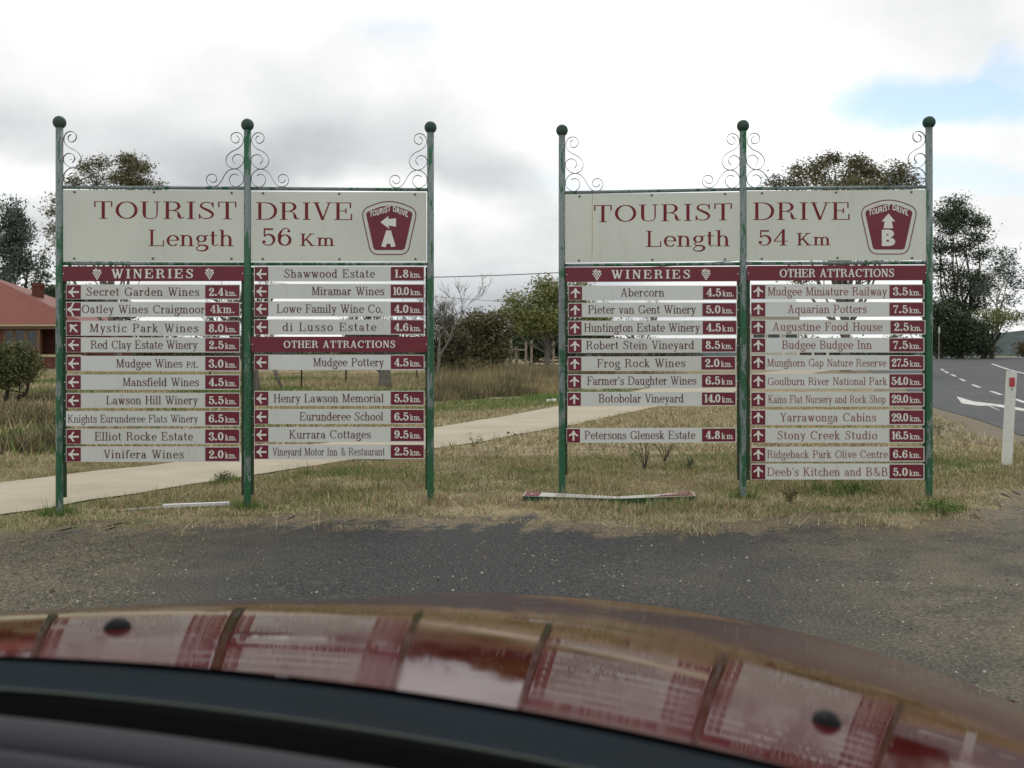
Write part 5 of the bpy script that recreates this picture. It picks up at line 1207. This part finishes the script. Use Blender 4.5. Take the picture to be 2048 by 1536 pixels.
# ------------------------------------------------------------------ the car the picture is taken from
YAW, ROLL, UC, VC, ZB = 0.24381, 0.05103, 0.26648, -0.82044, 0.94      # how the car stands to the camera: turned right, right wheels low
_r = np.array([math.cos(YAW), -math.sin(YAW)]); _h = np.array([math.sin(YAW), math.cos(YAW)])
_o = -(UC * _r + VC * _h) - _r * ZB * math.sin(ROLL)
car = empty('red_car', (_o[0], _o[1], 0), -YAW, label='red car seen from its driver seat: glossy bonnet, dark dashboard and windscreen', cat='car')
car.rotation_euler = (0, ROLL, -YAW)
def zH(u, v):
    z = ZB - (.14535 * v + .10314 * v*v - .04762 * v**3 + .10314 * u*u + .0547 * u*u * v + .02901 * u**4)
    if v > 1.22: z -= 1.3 * (v - 1.22) ** 2
    return z
M_PAINT = mat('red_car_paint', (.12, .004, .008), .5, .0, .0, 1.0, .055, 1.43)
def vr(u): return -.134 - .30 * u*u
V, Fc = [], []; us = np.linspace(-.70, .70, 57); nv = 48
for i in range(nv + 1):
    for u in us:
        v0 = vr(u); v1 = 1.45 - .28 * u*u - .12 * abs(u / .7)**6; v = v0 + (v1 - v0) * i / nv; V.append((u, v, zH(u, v)))
nu = len(us)
Fc = [[i*nu+j, i*nu+j+1, (i+1)*nu+j+1, (i+1)*nu+j] for i in range(nv) for j in range(nu - 1)]
_t = NT(M_PAINT); _n = _t.noise(6, 7, .7); _t.l(_t.step(_n, .35, .75, .035, .14), _t.b.inputs['Coat Roughness']); _t.base(_t.ramp(_n, [(.3, (.055, .003, .005)), (.75, (.085, .008, .010))]))
mesh('bonnet', V, Fc, M_PAINT, car, True)
for s in (-1, 1):
    V, Fc = [], []; prof = [(.706, 0), (.75, -.010), (.79, -.035), (.82, -.085), (.835, -.16), (.84, -.33), (.835, -.45)]
    for i in range(33):
        f = i / 32; v = -.42 + 1.68 * f
        for u, dz in prof:
            uu = u - (.16 * max(0, v - .85) ** 1.3 if u > .71 else .0); V.append((s * uu, v, zH(.70, v) - .003 + dz))
    m = len(prof); Fc = [[i*m+j, i*m+j+1, (i+1)*m+j+1, (i+1)*m+j][::s] for i in range(32) for j in range(m - 1)]
    mesh('front_wing', V, Fc, M_PAINT, car, True)
    mb = MB(); wu = s * .74
    ring = [(.75 + .30*math.cos(t), .30 + .30*math.sin(t)) for t in np.linspace(0, 2*math.pi, 29)[:-1]]
    mb.prism([(wu - .09, a, b) for a, b in (ring if s > 0 else ring[::-1])], (.18, 0, 0)); w = mb.build('wheel', mat('tyre_rubber', (.02, .02, .02), .9), car)
# front bumper
V, Fc = [], []; us2 = np.linspace(-.74, .74, 33)
for u in us2:
    v1 = 1.45 - .28*u*u - .12*abs(u/.74)**6; z = zH(min(abs(u), .7), v1 - .005) - .01
    for dv, dz in ((-.002, 0), (.03, -.05), (.055, -.16), (.07, -.30), (.05, -.45), (-.05, -.52)): V.append((u, v1 + dv, z + dz))
Fc = [[i*6+j, i*6+j+1, (i+1)*6+j+1, (i+1)*6+j] for i in range(32) for j in range(5)]
mesh('front_bumper', V, Fc, M_PAINT, car, True)
# washer jets
M_BLACK = mat('black_plastic', (.004, .004, .005), .6, .12)
for u, v in ((-.318, .0), (.318, .0)):
    V, Fc = [], []; n, m = 14, 6; z0 = zH(u, v)
    for i in range(m + 1):
        t = i / m * math.pi / 2
        for j in range(n): a = 2*math.pi*j/n; V.append((u + .0125*math.cos(t)*math.cos(a), v - .004 + .016*math.cos(t)*math.sin(a), z0 - .003 + .013*math.sin(t)))
    Fc = [[i*n+j, i*n+(j+1) % n, (i+1)*n+(j+1) % n, (i+1)*n+j] for i in range(m) for j in range(n)]
    mesh('washer_jet', V, Fc, M_BLACK, car, True)
# sheets running across the car: profile points (v, z), bowed forward at the centre line
def across(name, prof, m, bow, u0=-.72, u1=.72, n=36, smooth=True, dz=0.0):
    V, Fc = [], []; k = len(prof)
    for i in range(n + 1):
        u = u0 + (u1 - u0) * i / n
        for v, z in prof: V.append((u, v - bow * u*u, z - dz * u * u))
    Fc = [[i*k+j, (i+1)*k+j, (i+1)*k+j+1, i*k+j+1] for i in range(n) for j in range(k - 1)]
    return mesh(name, V, Fc, m, car, smooth)
M_COWL = mat('grey_scuttle_plastic', (.008, .012, .016), .7, .04); M_DASH = mat('charcoal_dashboard', (.036, .035, .042), .8, .2); M_RUB = mat('black_rubber', (.004, .004, .004), .9, .1)
across('scuttle_panel', [(-.085, .930), (-.118, .950), (-.140, .9535), (-.152, .952), (-.168, .948), (-.184, .946), (-.196, .949), (-.2035, .9540)], M_COWL, .27, dz=.055)
_t = NT(M_COWL); _n = _t.noise(7, 5, .7, stretch=(1, 5, 1)); _t.base(_t.ramp(_n, [(.35, (.009, .013, .017)), (.7, (.020, .028, .035))])).rough(_t.step(_n, .3, .7, .6, .9))
across('screen_edge', [(-.2040, .9545), (-.2041, .9553), (-.2056, .9553), (-.2058, .9540)], mat('green_glass_edge', (.05, .065, .05), .5, .2), .25, dz=.045)
across('screen_seal', [(-.2059, .9538), (-.212, .951), (-.213, .934), (-.242, .932), (-.243, .938)], M_RUB, .20, dz=.08)
across('dashboard', [(-.2435, .936), (-.246, .948), (-.252, .953), (-.263, .956), (-.276, .954), (-.285, .948), (-.288, .936), (-.293, .936), (-.296, .947), (-.301, .953), (-.308, .952), (-.315, .945), (-.319, .930), (-.40, .915), (-.60, .88), (-.68, .80), (-.70, .60)], M_DASH, .16, -.70, .70, dz=.05)
# windscreen pillars, roof and clear laminated screen
for s in (-1, 1):
    P = [(s*.70, -.34, .88), (s*.67, -.55, 1.05), (s*.62, -.84, 1.27), (s*.57, -1.10, 1.42)]; MB().tube(P, [.030, .030, .032, .036], 10).build('windscreen_pillar', M_PAINT, car, True)
V, Fc = [], []; n = 12
for i in range(n + 1):
    v = -1.09 - 1.15 * i / n
    for j in range(13): u = -.57 + 1.14 * j / 12; V.append((u, v, 1.45 + .05 * math.sin(math.pi * i / n) - .12 * u * u))
Fc = [[i*13+j, i*13+j+1, (i+1)*13+j+1, (i+1)*13+j] for i in range(n) for j in range(12)]
mesh('roof', V, Fc, M_PAINT, car, True)
gm = bpy.data.materials.new('clear_screen_glass'); gm.use_nodes = True; nt = gm.node_tree; nt.nodes.clear()
tb = nt.nodes.new('ShaderNodeBsdfTransparent'); tb.inputs['Color'].default_value = (.975, .99, .98, 1); ou = nt.nodes.new('ShaderNodeOutputMaterial'); nt.links.new(tb.outputs[0], ou.inputs['Surface'])
V, Fc = [], []; n = 14
for i in range(n + 1):
    f = i / n; hw = .70 - .13 * f
    for j in range(17): q = -1 + 2 * j / 16; u = hw * q; V.append((u, -.2068 - .89 * f - .25 * u*u * (1 - .4*f), .9555 + .50 * f + .03 * math.sin(math.pi * f) - .08 * u*u))
Fc = [[i*17+j, i*17+j+1, (i+1)*17+j+1, (i+1)*17+j] for i in range(n) for j in range(16)]
mesh('windscreen', V, Fc, gm, car, True)
